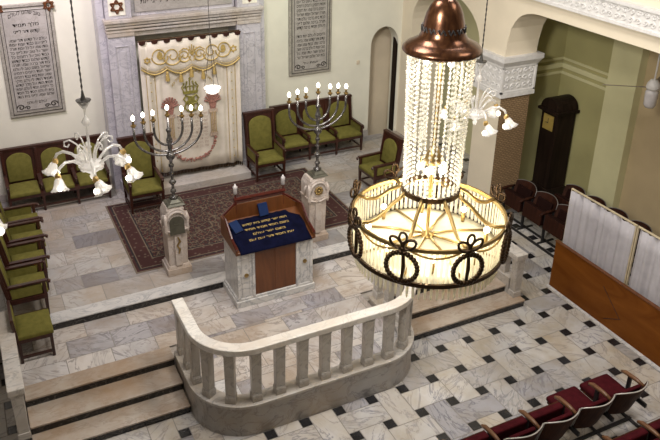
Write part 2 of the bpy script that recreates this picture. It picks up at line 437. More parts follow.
# walls
HT = 9.0
dx0, dx1, dtop, dspr = 2.96, 3.68, 3.11, 2.68
wb = [(-6.85, 0), (-6.85, HT), (3.75, HT), (3.75, 0)] + [(dx1, 0)] + [(a, z) for a, z in arc((dx0 + dx1) / 2, dspr, (dx1 - dx0) / 2, dtop - dspr, 0, PI, 16)] + [(dx0, 0)]
struct('wall_back', MB().prism(wb, 6.70, 7.0), 'wall')
struct('wall_back.001', MB().box(2.4, 4.6, 7.16, 7.26, 0, 3.5), 'tan')
d = MB().prism([(6.71, UP), (6.87, UP), (6.87, 2.80), (6.80, 2.76), (6.71, 2.66)], 3.64, 3.675, 'x')
struct('door_1', d, 'darkwood', bevel=.005)
struct('baseboard_back', MB().box(2.38, dx0, 6.672, 6.70, UP, UP + .16).box(-5.2, -3.0, 6.672, 6.70, UP, UP + .16), 'entab', bevel=.005)
struct('wall_left', MB().box(-7.0, -6.85, -9.5, 7.0, 0, HT), 'shell')
struct('wall_front', MB().box(-7.0, 5.9, -9.65, -9.5, 0, HT), 'shell')
struct('ceiling', MB().box(-7.0, 4.6, -9.65, 7.0, HT, HT + .15), 'shell')
# arcade wall on the right with its two arched openings
ar1 = [(3.12, 3.33), (3.115, 3.42), (3.10, 3.60), (3.04, 3.88), (2.96, 4.02), (2.87, 4.126), (2.77, 4.19), (2.65, 4.237), (2.52, 4.267), (2.365, 4.28)]
ar1 = ar1 + [(-3.0 - (y - 2.365) * 1.0, z) for y, z in reversed(ar1)]
ar2 = [(6.3, 3.33)] + [(y, z) for y, z in arc(5.09, 3.33, 1.2, .84, 0, PI, 18)][1:-1] + [(3.89, 3.33)]
wr = [(7.0, 0), (7.0, HT), (-9.5, HT), (-9.5, 0), (-4.6, 0)] + [(ar1[-1][0], 0)] + ar1[::-1] + ar2[::-1] + [(6.3, 0)]
struct('wall_right', MB().prism(wr, 3.75, 4.5, 'x'), 'wallR')
# gallery front: carved white band and mouldings on the arcade wall
def scrolls(mb, org, ux, uz, nrm, w, h, nx, nz, r):
    cw, ch = w / nx, h / nz
    for i in range(nx):
        for j in range(nz):
            cx, cz = (i + .5) * cw, (j + .5) * ch; fl = 1 if (i + j) % 2 else -1
            pts = []
            for k in range(15):
                a = k / 14 * 2.1 * PI; rr = (.46 - .028 * k)
                pts.append((cx + fl * cw * rr * math.cos(a), cz + ch * rr * math.sin(a)))
            mb.tube([Vector(org) + Vector(ux) * p[0] + Vector(uz) * p[1] + Vector(nrm) * r * .3 for p in pts], r, 5)
            for q in range(2):
                a = .8 + q * 2.4 + i; p = (cx + fl * cw * .18 * math.cos(a), cz + ch * .18 * math.sin(a))
                mb.ball(Vector(org) + Vector(ux) * p[0] + Vector(uz) * p[1] + Vector(nrm) * r * .3, r * 1.5, 6, 4)
    return mb
fr = MB().box(3.68, 3.75, -9.5, 6.7, 4.56, 4.86).box(3.65, 3.75, -9.5, 6.7, 4.53, 4.575).box(3.64, 3.75, -9.5, 6.7, 4.84, 4.89)
scrolls(fr, (3.675, -1.6, 4.59), (0, 1, 0), (0, 0, 1), (-1, 0, 0), 6.0, .24, 44, 2, .011)
struct('trim_3', fr, 'plaster')
# aisle beyond the arcade
struct('wall_aisle_end', MB().box(4.4, 5.9, 3.66, 3.78, 0, 4.5), 'olive')
struct('wall_aisle_side', MB().box(5.75, 5.9, -9.5, 3.78, 0, 4.5), 'olive')
struct('wall_aisle_side.001', MB().box(5.25, 5.4, 3.78, 7.2, 0, 4.5), 'olive2')
struct('ceiling_aisle', MB().box(4.5, 5.9, -9.5, 7.2, 4.5, 4.62), 'beige')
struct('wall_aisle_pilaster', MB().box(5.48, 5.75, 1.56, 2.22, 0, 4.5), 'olive2')
struct('wall_aisle_pilaster.001', MB().box(5.66, 5.75, -9.5, 1.56, 0, 4.5), 'beige')
co = MB()
for (z0, z1, d) in ((2.60, 2.66, .03), (2.74, 2.84, .05), (2.90, 2.95, .03)):
    co.box(4.5, 5.75, 3.66 - d, 3.66, z0, z1); co.box(5.75 - d, 5.75, 2.22, 3.66, z0, z1)
struct('trim_4', co, 'olive2', bevel=.006)

# pillar
t = thing('pillar', 'square pillar with brown tiled front and carved white capital carrying the arcade', 'pillar', (4.125, 3.5, 0)); t['kind'] = 'thing'
obj('shaft', MB().box(-.35, .35, -.37, .37, 0, 2.56), 'wallR', t)
obj('tiled_face', MB().box(-.345, .345, -.385, -.37, .0, 2.56), 'brick', t)
cp = MB().box(-.385, .385, -.405, .405, 2.55, 3.14).box(-.41, .41, -.43, .43, 2.52, 2.60)
for z0, z1 in ((2.60, 2.64), (3.10, 3.14)): cp.box(-.405, .405, -.425, .425, z0, z1)
for sx in (-1, 1):
    for sy in (-1, 1): cp.cbox((sx * .385, sy * .405, 2.86), (.04, .04, .52))
cp.frus((0, 0), (.82, .86), (.94, .98), 3.14, 3.24); cp.box(-.475, .475, -.495, .495, 3.24, 3.33)
scrolls(cp, (-.35, -.407, 2.65), (1, 0, 0), (0, 0, 1), (0, -1, 0), .70, .44, 5, 3, .012)
scrolls(cp, (-.387, .37, 2.65), (0, -1, 0), (0, 0, 1), (-1, 0, 0), .74, .44, 5, 3, .008)
obj('capital', cp, 'plaster', t)

# ------------------------------------------------------------------ balustrade
def sweep(o0, o1, z0, z1):
    a, b = upath(o0), upath(o1); n = len(a); mb = MB()
    vs = [(x, y, z0) for x, y in a] + [(x, y, z1) for x, y in a] + [(x, y, z1) for x, y in b] + [(x, y, z0) for x, y in b]
    fs = []
    for i in range(n - 1):
        for k in range(4): k2 = (k + 1) % 4; fs.append((k * n + i, k * n + i + 1, k2 * n + i + 1, k2 * n + i))
    fs += [(0, n, 2 * n, 3 * n), (n - 1, 4 * n - 1, 3 * n - 1, 2 * n - 1)]
    return mb.add(vs, fs)
t = thing('balustrade', 'curved pale marble balustrade on a solid base around the lectern platform', 'balustrade', (0, 0, 0))
obj('base', sweep(0, .20, 0, .46), 'base', t)
obj('base_ledge', sweep(-.02, .22, .46, .505), 'balus', t, .008)
obj('handrail', sweep(.005, .165, 1.275, 1.365), 'handrail', t, .012)
ctr = upath(.09, 40)
ds = [0]
for a, b in zip(ctr, ctr[1:]): ds.append(ds[-1] + math.dist(a, b))
bal = MB().frus((0, 0), (.138, .125), (.138, .125), 0, .10).frus((0, 0), (.138, .125), (.120, .105), .10, .12)
bal.frus((0, 0), (.120, .105), (.130, .115), .12, .72).frus((0, 0), (.130, .115), (.145, .13), .72, .77)
b0 = None; nb = 17
for k in range(nb):
    d = .06 + (ds[-1] - .12) * k / (nb - 1)
    i = max(j for j in range(len(ds) - 1) if ds[j] <= d); f = (d - ds[i]) / (ds[i + 1] - ds[i])
    p = (ctr[i][0] + (ctr[i + 1][0] - ctr[i][0]) * f, ctr[i][1] + (ctr[i + 1][1] - ctr[i][1]) * f)
    a = math.atan2(ctr[i + 1][1] - ctr[i][1], ctr[i + 1][0] - ctr[i][0])
    if b0 is None: b0 = obj('baluster', bal, 'balus', t, .006); b0.location = (p[0], p[1], .505); b0.rotation_euler = (0, 0, a)
    else: copies(b0, [((p[0], p[1], .505), a)], t)
# low side rails beside the steps
def siderail(x0, x1, y0, y1, yj, label, z0=.13):
    t = thing('side_rail', label, 'railing', ((x0 + x1) / 2, y0, 0), 0, 'low marble rails at the outer ends of the steps')
    w = (x1 - x0) / 2
    obj('coping', MB().box(-w - .02, w + .02, -.02, yj - .005, .84, .935).box(-w - .02, w + .02, yj + .005, y1 - y0, .84, .935), 'balus', t, .01)
    obj('post', MB().frus((0, .06), (.13, .12), (.15, .14), z0 + .10, .84).frus((0, .06), (.16, .15), (.15, .14), z0, z0 + .1), 'balus', t, .006)
    obj('curb', MB().box(-w + .01, w - .01, .14, y1 - y0, .0, PL + .03), 'balus', t)
    nb_ = max(3, int((y1 - y0 - .3) / .30))
    q = obj('baluster', MB().frus((0, 0), (.11, .12), (.12, .13), PL + .03, .84), 'balus', t, .006, loc=(0, .36, 0))
    copies(q, [((0, .36 + (y1 - y0 - .45) * k / (nb_ - 1), 0), 0) for k in range(1, nb_)], t)
siderail(-5.46, -5.30, .62, 2.36, .62, 'low marble rail at the outer side of the left steps beside the armless chair')
siderail(2.20, 2.38, .45, 2.38, .9, 'low marble rail ending in a post at the right of the steps behind the chandelier')
struct('trim_5', MB().box(2.22, 2.36, 1.3, 4.0, 0, UP - .035), 'balus')

# ------------------------------------------------------------------ seats
def bench(name, label, cat, n, W, back_h, d=.60, arm=.62, group=None, loc=(0, 0, 0), rz=0, sidepads=True, midarm=False):
    t = thing(name, label, cat, loc, rz, group)
    w = n * W / 2
    fx = [-w + .03] + [-w + W * k for k in range(1, n)] + [w - .03]
    leg = obj('leg', MB().frus((0, 0), (.035, .035), (.055, .055), 0, .34), 'maho', t, .004, loc=(fx[0], .04, 0))
    copies(leg, [((x, y, 0), 0) for x in fx for y in (.04, d - .05) if (x, y) != (fx[0], .04)], t)
    st = MB().box(-w + .04, w - .04, .03, .055, .09, .125)
    for x in (fx[0], fx[-1]): st.box(x - .014, x + .014, .04, d - .05, .08, .115)
    obj('stretcher', st, 'maho', t)
    obj('seat_frame', MB().box(-w, w, .01, d - .03, .31, .39), 'maho', t, .008)
    for k in range(n):
        x0 = -w + W * k
        obj('seat_cushion', MB().cushion(x0 + .045, x0 + W - .045, -.005, d - .09, .375, .105), 'green', t, smooth=True, bevel=.012)
    lean = .10
    fm = MB()
    def slab(x0, x1, z0, z1, th=.05):
        y0 = d - .06 + lean * (z0 - .4) / (back_h - .4); y1 = d - .06 + lean * (z1 - .4) / (back_h - .4)
        fm.add([(x0, y0, z0), (x1, y0, z0), (x1, y0 + th, z0), (x0, y0 + th, z0), (x0, y1, z1), (x1, y1, z1), (x1, y1 + th, z1), (x0, y1 + th, z1)],
               [(0, 3, 2, 1), (4, 5, 6, 7), (0, 1, 5, 4), (1, 2, 6, 5), (2, 3, 7, 6), (3, 0, 4, 7)])
    slab(-w, w, .36, back_h)
    obj('back_frame', fm, 'maho', t, .006)
    tr = MB().box(-w - .015, w + .015, d + lean - .085, d + lean + .0, back_h - .02, back_h + .03)
    for x in fx:
        tr.cbox((x, d - .06 + lean * .5 - .012, (back_h + .4) / 2), (.045, .04, back_h - .42), 0, -math.atan(lean / (back_h - .4)))
    obj('back_rail', tr, 'maho', t, .006)
    for k in range(n):
        x0 = -w + W * k
        pad = MB().prism(archpts(x0 + .085, x0 + W - .085, .47, back_h - .07, .16 if W > .5 else .13), -.035, .0)
        me = MB(); a = math.atan(lean / (back_h - .4))
        me.add([(x, d - .062 + lean * (z - .4) / (back_h - .4) + y, z) for x, y, z in pad.v], pad.f)
        obj('back_pad', me, 'green', t, .014, True)
    for i, x in enumerate(fx):
        end = i in (0, len(fx) - 1)
        if not end and not midarm: continue
        h = arm if end else arm - .06
        y0 = .02 if end else .10
        a = MB().box(x - .032, x + .032, y0 - .03, d + .0, h - .035, h)
        a.tube([(x, y0 - .03, h - .022), (x, y0 - .06, h - .035), (x, y0 - .05, h - .065)], .026, 6)
        a.frus((x, y0 + .02), (.05, .05), (.045, .05), .34, h - .03)
        obj('armrest', a, 'maho', t, .006)
        if end and sidepads: obj('arm_pad', MB().box(x - .02, x + .02, y0 + .06, d - .07, .40, h - .05), 'green', t, .01)
    return t
bench('settee', 'three-seat green settee against the wall under the left plaque', 'settee', 3, .62, 1.08, loc=(-4.08, 5.98, UP), midarm=True, group='green three-seat settees along the back wall')
bench('settee', 'three-seat green settee against the wall under the right plaque', 'settee', 3, .655, 1.10, loc=(1.46, 5.98, UP), midarm=True, group='green three-seat settees along the back wall')
a = bench('armchair', 'tall-backed green armchair beside the ark, behind the left menorah', 'armchair', 1, .66, 1.27, arm=.64, loc=(-2.64, 5.13, UP + .014), group='green armchairs flanking the ark')
dup(a, (-.02, 5.42, UP + .014), 0, 'tall-backed green armchair beside the ark, behind the right menorah')
side = ['green armchair in the side row, farthest from the steps, next to the left settee', 'second green armchair of the side row counting from the left settee',
        'third green armchair of the side row counting from the left settee', 'green armchair at the near end of the side row, at the black platform edge']
for k, (x, y) in enumerate(((-4.60, 4.88), (-4.60, 4.235), (-4.66, 3.56), (-4.74, 2.89))):
    if k == 0: b = bench('armchair', side[0], 'armchair', 1, .61, 1.05, d=.58, loc=(x, y, UP), rz=PI / 2, group='green armchairs in a row along the left side')
    else: dup(b, (x, y, UP), PI / 2, side[k])
a = dup(b, (1.54, 4.26, UP), -PI / 2 + .06, 'green armchair standing alone by the arched doorway, turned sideways'); del a['group']
# armless chair on the lower platform
t = thing('side_chair', 'armless green chair on the lower platform behind the left side rail', 'chair', (-4.79, 2.05, PL), PI / 2)
lg = obj('leg', MB().frus((0, 0), (.04, .04), (.045, .045), 0, .37), 'maho', t, .004, loc=(-.25, .04, 0))
copies(lg, [((.25, .04, 0), 0), ((-.25, .46, 0), 0), ((.25, .46, 0), 0)], t)
obj('stretcher', MB().box(-.25, .25, .03, .05, .07, .11).box(-.262, -.238, .04, .46, .07, .11).box(.238, .262, .04, .46, .07, .11).box(-.012, .012, .04, .46, .20, .24), 'maho', t)
obj('seat_frame', MB().box(-.275, .275, .02, .49, .33, .39), 'maho', t, .006)
obj('seat_cushion', MB().cushion(-.27, .27, .0, .47, .375, .11), 'green', t, .012, True)
bf = MB()
for x in (-.25, .25): bf.cbox((x, .49, .54), (.045, .045, .36), 0, -.09)
bf.cbox((0, .505, .70), (.52, .04, .06), 0, -.09).cbox((0, .485, .50), (.48, .03, .05), 0, -.09)
obj('back_frame', bf, 'maho', t, .005)
obj('back_pad', MB().cbox((0, .49, .60), (.42, .05, .18), 0, -.09), 'green', t, .012)

# ------------------------------------------------------------------ rug
rg = obj('rug', MB().cushion(-2.11, 2.11, -1.275, 1.275, 0, .014, 2), 'rug', loc=(-1.24, 4.42, UP), bevel=.004)
tag(rg, 'dark red oriental rug with a floral border spread before the ark', 'rug')

# ------------------------------------------------------------------ ark
AX = -1.385
t = thing('ark_surround', 'grey marble ark surround with pilasters, cornice and engraved tablet', 'ark', (AX, 6.2, UP))
# local: front plane y=0, wall at y=.5 ; z measured from platform
for s, nm in ((-1, 'pilaster'), (1, 'pilaster')):
    p = MB().box(*sorted((s * 1.0, s * 1.50)), 0, .5, 0, 3.12).box(*sorted((s * 1.50, s * 1.63)), .12, .5, 0, 5.0)
    x0, x1 = sorted((s * 1.12, s * 1.38))
    for q in ((x0, x0 + .018, .35, 2.95), (x1 - .018, x1, .35, 2.95), (x0, x1, .35, .37), (x0, x1, 2.93, 2.95)): p.box(q[0], q[1], -.014, 0, q[2], q[3])
    p.box(x0 + .07, x1 - .07, -.010, 0, .45, 2.85)
    p.box(*sorted((s * .98, s * 1.53)), -.04, .5, 0, .22)
    obj('pilaster', p, 'arkmarble', t, .006)
en = MB().box(-1.0, 1.0, .02, .5, 3.10, 3.36).box(-1.50, -1.0, -.02, .5, 3.12, 3.36).box(1.0, 1.50, -.02, .5, 3.12, 3.36)
for k, (d, z0, z1) in enumerate(((.03, 3.20, 3.24), (.05, 3.27, 3.31), (.07, 3.33, 3.39), (.10, 3.39, 3.455))): en.box(-1.50 - d * .4, 1.50 + d * .4, -d, .5, z0, z1)
obj('entablature', en, 'entab', t, .008)
at = MB().box(-1.0, 1.0, .10, .5, 3.455, 5.0)
for s in (-1, 1): at.box(*sorted((s * 1.02, s * 1.49)), .0, .5, 3.455, 5.0)
obj('attic', at, 'arkmarble', t, .006)
obj('tablet', MB().box(-.94, .94, .07, .12, 3.53, 4.75), 'plaque', t, .006)
obj('lettering', text_mb([hline(30) for k in range(8)], 0, 4.56, 1.66, .15, .125, .066), 'ink', t)
for s in (-1, 1):
    w = MB(); w.box(*sorted((s * 1.13, s * 1.43)), -.012, 0, 3.52, 3.84)
    q = obj('corner_block', w, 'page', t)
    st = star(MB(), s * 1.28, 3.68, .125, -.02, -.02, .26);
    obj('star', st, 'lectwood', q)
# marble step below the curtain
tag(obj('ark_step', MB().box(-2.40, -.36, 5.68, 6.20, UP, UP + .16), 'entab', bevel=.01), 'low pale marble step below the embroidered curtain', 'step')
# embroidered curtain
CY = 6.03
t = thing('ark_curtain', 'ivory ark curtain embroidered with a crown, columns and a rose garland', 'curtain', (AX, CY, 0))
def cloth(x0, x1, z0, z1, f, nx=60, nz=8, bot=None):
    mb = MB(); vs = []; fs = []
    for j in range(nz + 1):
        for i in range(nx + 1):
            u = i / nx; x = x0 + (x1 - x0) * u; zb = bot(u) if bot else z0
            z = zb + (z1 - zb) * j / nz
            vs.append((x, f(x, z), z))
    for j in range(nz):
        for i in range(nx): a = j * (nx + 1) + i; fs.append((a, a + 1, a + nx + 2, a + nx + 1))
    return mb.add(vs, fs)
fold = lambda x, z: .012 * math.sin(x * 17) + (.03 * math.sin(x * 31) if abs(x) > .6 else 0) + .02 * (1 - z / 3.6)
obj('drape', cloth(-.985, .965, .80, 3.55, fold, 80, 10, lambda u: .84 - .06 * u), 'curtain', t, solid=.012, smooth=True)
scal = lambda u: 2.98 - .10 * abs(math.sin(PI * 4.0 * u)) + .06 * (2 * u - 1) ** 2
obj('valance', cloth(-.985, .965, 2.95, 3.54, lambda x, z: -.045 + .010 * math.sin(x * 20), 96, 4, scal), 'curtain', t, solid=.01, smooth=True)
fz = MB()
fz.tube([(-.985 + 1.95 * k / 96, -.058, scal(k / 96)) for k in range(97)], .016, 5)
fz.tube([(-.985 + 1.95 * k / 96, -.058, scal(k / 96) + .05) for k in range(97)], .006, 4)
obj('fringe', fz, 'goldthread', t)
tas = MB().lathe([(.012, 0), (.03, -.03), (.026, -.05), (.042, -.15), (.045, -.19)], (0, 0, 0), 8)
t0 = obj('tassel', tas, 'goldthread', t, loc=(-.50, -.06, 2.95))
copies(t0, [((x, -.06, z), 0) for x, z in ((-.03, 2.97), (.43, 2.97), (-.24, 2.90), (.20, 2.90))], t)
rod = MB().tube([(-1.0, -.02, 3.57), (.98, -.02, 3.57)], .022, 8)
obj('rail', rod, 'bronze', t)
lp = MB()
for k in range(9): x = -.93 + 1.86 * k / 8; lp.prism([(x - .07, 3.575), (x + .07, 3.575), (x + .05, 3.51), (x, 3.495), (x - .05, 3.51)], -.065, -.052)
obj('loop', lp, 'maho', t)['kind'] = 'stuff'
F = -.062
def sw(pts, r=.010, mb=None, y=F): return (mb or MB()).tube([(x, y, z) for x, z in pts], r, 5)
em = MB()                          # gold scrolls of the valance
for s in (-1, 1):
    for (cx, cz, R) in ((s * .62, 3.27, .14), (s * .38, 3.24, .15), (s * .15, 3.22, .10)):
        sw([(cx + s * R * (1 - k / 22) * math.cos(k * .42), cz + R * (1 - k / 22) * math.sin(k * .42)) for k in range(18)], .012, em)
        sw([(cx + s * R * 1.1 * math.cos(PI + k * PI / 8), cz - .02 + R * 1.05 * math.sin(PI + k * PI / 8)) for k in range(9)], .014, em)
    sw([(s * .02, 3.10), (s * .08, 3.2), (s * .05, 3.32), (s * .16, 3.36), (s * .25, 3.30)], .011, em)
    em.prism(arc(s * .62, 3.27, .05, .08, 0, 2 * PI, 12)[:-1], F - .01, F)
for k in range(5): sw([(0, 3.2), ((k - 2) * .05, 3.42 - abs(k - 2) * .03)], .010, em)
obj('valance_embroidery', em, 'goldthread', t)
for x_, z_, r_ in ((.83, 3.24, .075), (-.86, 3.20, .065)): obj('valance_star', star(MB(), x_, z_, r_, F, F, .28), 'goldthread', t)
bl = MB()                          # gold lines bordering the side panels
for x in (-.73, .70, -.90, .88): bl.tube([(x, fold(x, z) - .014, z) for z in [.86 + 2.05 * k / 10 for k in range(11)]], .007, 4)
for k in range(11): 
    for x in (-.82, .79): bl.ball((x, fold(x, .95 + .18 * k) - .014, .95 + .18 * k), .014, 5, 4)
obj('border_trim', bl, 'goldthread', t)
D = -.028
def crown():
    mb = MB()
    mb.prism([(-.17, 2.42), (.17, 2.42), (.19, 2.49), (-.19, 2.49)], D - .02, D)
    for k in range(5):
        x = -.16 + .08 * k; zt = 2.74 - .035 * abs(k - 2)
        sw([(x * 1.0, 2.49), (x * 1.25, 2.60), (x * .9, zt)], .017, mb, D); mb.ball((x * .9, D, zt + .02), .024, 6, 4)
    for k in range(4): sw(arc(-.12 + .08 * k, 2.56, .04, .05, 0, PI, 6), .010, mb, D)
    mb.ball((0, D, 2.80), .028, 6, 4)
    return mb
cw = obj('crown', crown(), 'olivethread', t); cw.location = (-.07 , 0, .50); cw.scale = (.82, 1, .80)
sh = MB()
for s in (-1, 1):
    sw([(s * .02, 2.36), (s * .10, 2.40), (s * .15, 2.33), (s * .10, 2.26), (s * .03, 2.30)], .02, sh, D)
    sw([(s * .02, 2.22), (s * .11, 2.24), (s * .14, 2.15), (s * .08, 2.08), (s * .02, 2.12)], .02, sh, D)
sh.prism([(-.05, 2.06), (.05, 2.06), (.07, 2.38), (-.07, 2.38)], D - .012, D)
obj('crest', sh, 'olivethread', t).location = (-.06, 0, 0)
for s in (-1, 1):
    col = MB()
    x = s * .43 - .06
    col.box(x - .055, x + .055, D - .012, D, 1.55, 2.02); col.box(x - .09, x + .09, D - .016, D, 1.98, 2.06); col.box(x - .08, x + .08, D - .016, D, 1.48, 1.56)
    obj('column', col, 'pinkthread', t)
    ln = MB()
    for dx in (-.05, -.017, .017, .05): ln.tube([(x + dx, D - .015, 1.55), (x + dx, D - .015, 2.0)], .006, 4)
    obj('column_line', ln, 'goldthread', t)
    vs = MB().prism([(x - .05, 2.06), (x + .05, 2.06), (x + .08, 2.20), (x - .08, 2.20)], D - .012, D)
    for k in range(9): a = PI * (k + .5) / 9; vs.tube([(x, D - .01, 2.2), (x + .17 * math.cos(a), D - .012, 2.22 + .20 * math.sin(a))], [.014, .022], 5)
    obj('flower_vase', vs, 'rosethread', t)
gl = MB(); rr = random.Random(5)
for k in range(90):
    a = PI + PI * k / 89
    gl.ball((-.06 + .46 * math.cos(a) + rr.uniform(-.02, .02), D - .004, 1.46 + .44 * math.sin(a) + rr.uniform(-.03, .03)), rr.uniform(.014, .028), 6, 4)
obj('garland', gl, 'rosethread', t)
obj('embroidered_text', text_mb([hline(22) for k in range(10)], -.06, 1.97, .62, .075, .077, D - .004), 'pinkthread', t)
obj('arch_text', text_mb([hline(16)], -.02, 2.56, .80, .085, .1, D - .004, curve=lambda x: .30 - 1.5 * x * x), 'goldthread', t)
fb = MB()
for k in range(66): x = -.97 + 1.92 * k / 65; zb = .84 - .06 * (x + .985) / 1.95; fb.cbox((x, fold(x, .8) - .004, zb - .035), (.018, .02, .08))
obj('bottom_fringe', fb, 'bronze', t)

# ------------------------------------------------------------------ wall plaques
def plaque(x0, x1, z0, z1, label, nlines, arch, stars, gap=None):
    t = thing('plaque', label, 'plaque', ((x0 + x1) / 2, 6.70, z0), 0, 'engraved stone plaques on the back wall')
    w = (x1 - x0) / 2; h = z1 - z0
    obj('frame', MB().box(-w, w, -.05, 0, 0, h), 'plaqueframe', t, .012)
    obj('panel', MB().box(-w + .10, w - .10, -.058, -.03, .10, h - .10), 'plaque', t, .006)
    bd = MB()
    for e in (.055, .115):
        for q in ((-w + e, -w + e + .012, e, h - e), (w - e - .012, w - e, e, h - e), (-w + e, w - e, e, e + .012), (-w + e, w - e, h - e - .012, h - e)): bd.box(q[0], q[1], -.060, -.045, q[2], q[3])
    for s in (-1, 1):
        cx = s * (w - .20)
        bd.tube([(cx + s * .07 * (1 - k / 16) * math.cos(k * .6), -.06, .19 + .06 * (1 - k / 16) * math.sin(k * .6)) for k in range(14)], .012, 4)
        bd.tube([(cx - s * .12 + s * .05 * (1 - k / 16) * math.cos(k * .6), -.06, .17 + .04 * (1 - k / 16) * math.sin(k * .6)) for k in range(14)], .009, 4)
    obj('border', bd, 'ink', t)
    top = h - (.62 if arch else .22)
    step = (top - .42) / (nlines - 1)
    ls = [hline(21) for k in range(nlines)]
    if gap: 
        for g in gap: ls[g] = ''
    tx = text_mb(ls, 0, top - .05, 2 * w - .34, step * 1.0, step, -.062)
    if arch:
        text_mb([hline(14)], 0, h - .40, w * 1.1, .10, .1, -.062, mb=tx, curve=lambda x: .22 - .9 * x * x)
        text_mb([hline(10), hline(14)], 0, h - .40, w * .9, .085, .12, -.062, mb=tx)
    text_mb([hline(8)], 0, .24, w * .7, .075, .1, -.062, mb=tx)
    obj('lettering', tx, 'ink', t)
    if stars:
        st = star(MB(), w - .06, h - .06, .10, -.07, -.07, .3); star(st, -w + .06, h - .06, .10, -.07, -.07, .3)
        obj('star', st, 'lectwood', t)
plaque(-4.70, -3.715, 2.20, 4.30, 'tall engraved stone plaque above the left settee, with star ornaments at its corners', 15, True, True)
plaque(.935, 1.94, 2.26, 4.60, 'tall engraved stone plaque above the right settee, between the ark and the arched doorway', 15, True, False, gap=(8,))

# ------------------------------------------------------------------ lectern
t = thing('lectern', 'marble and wood lectern with a slanted top on the lower platform', 'lectern', (-1.47, 1.75, PL))
# local x +-.655, y 0..0.62
obj('plinth', MB().box(-.665, .665, -.03, .66, 0, .11).box(-.645, .645, -.01, .64, .11, .15), 'marble', t, .008)
for s in (-1, 1):
    p = MB().box(*sorted((s * .355, s * .62)), .0, .62, .15, 1.0)
    x0, x1 = sorted((s * .42, s * .56))
    for q in ((x0, x0 + .02), (x1 - .02, x1)): p.box(q[0], q[1], -.012, 0, .20, .95)
    p.box(*sorted((s * .345, s * .39)), -.018, .05, .15, .98); p.box(*sorted((s * .585, s * .63)), -.018, .05, .15, .98)
    pn = obj('side_panel', p, 'marble', t, .006)
    r = MB().lathe([(.001, 0), (.035, 0), (.035, .012), (.015, .022), (.001, .025)], n=12, caps=False)
    r2 = MB(); r2.add([(s * .49 + x, -.012 - z, .56 + y) for x, y, z in r.v], r.f)
    obj('rosette', r2, 'brass', pn)
obj('door', MB().box(-.35, .35, .01, .05, .15, .99).box(-.005, .005, .004, .011, .16, .98), 'lectwood', t, .004)
tp = MB()                                        # sloping desk
tp.add([(-.655, -.04, .99), (.655, -.04, .99), (.655, .62, 1.22), (-.655, .62, 1.22), (-.655, -.04, .95), (.655, -.04, .95), (.655, .62, .99), (-.655, .62, .99)],
       [(0, 1, 2, 3), (7, 6, 5, 4), (4, 5, 1, 0), (5, 6, 2, 1), (6, 7, 3, 2), (7, 4, 0, 3)])
obj('desk', tp, 'lectwood', t, .006)
bk = MB().prism([(-.64, .98), (.64, .98), (.62, 1.28), (.40, 1.46), (-.40, 1.46), (-.62, 1.28)], .60, .64)
obj('back_panel', bk, 'lectwood', t, .006)
for s in (-1, 1):
    wg = MB().prism([(-.05, .96), (.62, 1.0), (.62, 1.32), (.42, 1.33), (.15, 1.13), (-.05, 1.06)], *sorted((s * .62, s * .66)), 'x')
    obj('side_wing', wg, 'lectwood', t, .006)
    cap = MB().tube([(s * .64, -.06, 1.065), (s * .64, .15, 1.14), (s * .64, .42, 1.34), (s * .62, .62, 1.31), (s * .40, .63, 1.48)], .02, 6)
    obj('wing_moulding', cap, 'redwood', t)
    po = MB().lathe([(.022, 1.30), (.022, 1.50), (.012, 1.52), (.012, 1.64)], (s * .40, .62, 0), 8)
    fp = obj('post', po, 'redwood', t)
    fi = MB().lathe([(.012, 1.63), (.034, 1.65), (.034, 1.74), (.040, 1.76), (.02, 1.78), (.008, 1.81)], (s * .40, .62, 0), 10)
    obj('finial', fi, 'fanlamp', fp, smooth=True)
obj('rail', MB().tube([(-.43, .62, 1.54), (.43, .62, 1.54)], .032, 8).tube([(-.42, .62, 1.49), (.42, .62, 1.49)], .016, 6), 'redwood', t)
# velvet cover: hangs a little over the front edge
vt = thing('lectern_cover', 'navy velvet cloth with gold lettering lying over the slanted lectern top', 'cloth', (-1.47, 1.75, PL))
def vz(y): return (.99 + (y + .04) * .23 / .66) + .012 if y > -.04 else 1.002 - (-.04 - y) * 1.3
ys = [-.068, -.058, -.048, -.02, .1, .25, .40, .50, .56]
vs = []; fs = []; nx = 24
for j, y in enumerate(ys):
    for i in range(nx + 1):
        u = i / nx * 2 - 1; hw = .585 if y < .2 else .61 - (.20 * (y - .2) / .36 if y > .45 else .03 * (y - .2) / .36)
        vs.append((u * hw, y, vz(y) + .004 * math.sin(i * 1.7) if y > -.03 else vz(y)))
for j in range(len(ys) - 1):
    for i in range(nx): a = j * (nx + 1) + i; fs.append((a, a + 1, a + nx + 2, a + nx + 1))
obj('fabric', MB().add(vs, fs), 'velvet', vt, solid=.008, smooth=True)
tx = text_mb([hline(22), hline(18), hline(10), hline(16)], 0, .36, .74, .058, .10, 0, curve=None)
m2 = MB(); m2.add([(x, z + .05, vz(z + .05) + .010) for x, y, z in tx.v], tx.f)
obj('lettering', m2, 'goldthread', vt)
def book(loc, rz, tilt, label, s=1):
    t = thing('book', label, 'book', loc, 0, 'small blue books on the lectern'); t.rotation_euler = (tilt, 0, rz)
    obj('cover', MB().box(-.075 * s, .075 * s, 0, .006, 0, .20 * s).box(-.075 * s, .075 * s, .03, .036, 0, .20 * s).box(-.08 * s, -.072 * s, 0, .036, 0, .20 * s), 'bookblue', t, .003)
    obj('pages', MB().box(-.072 * s, .07 * s, .006, .03, .005, .195 * s), 'page', t)
book((-1.93, 2.05, PL + 1.155), .35, -.95, 'small blue book leaning at the left corner of the lectern top')
book((-1.44, 2.235, PL + 1.235), .1, -.42, 'small blue book standing at the back of the lectern top')

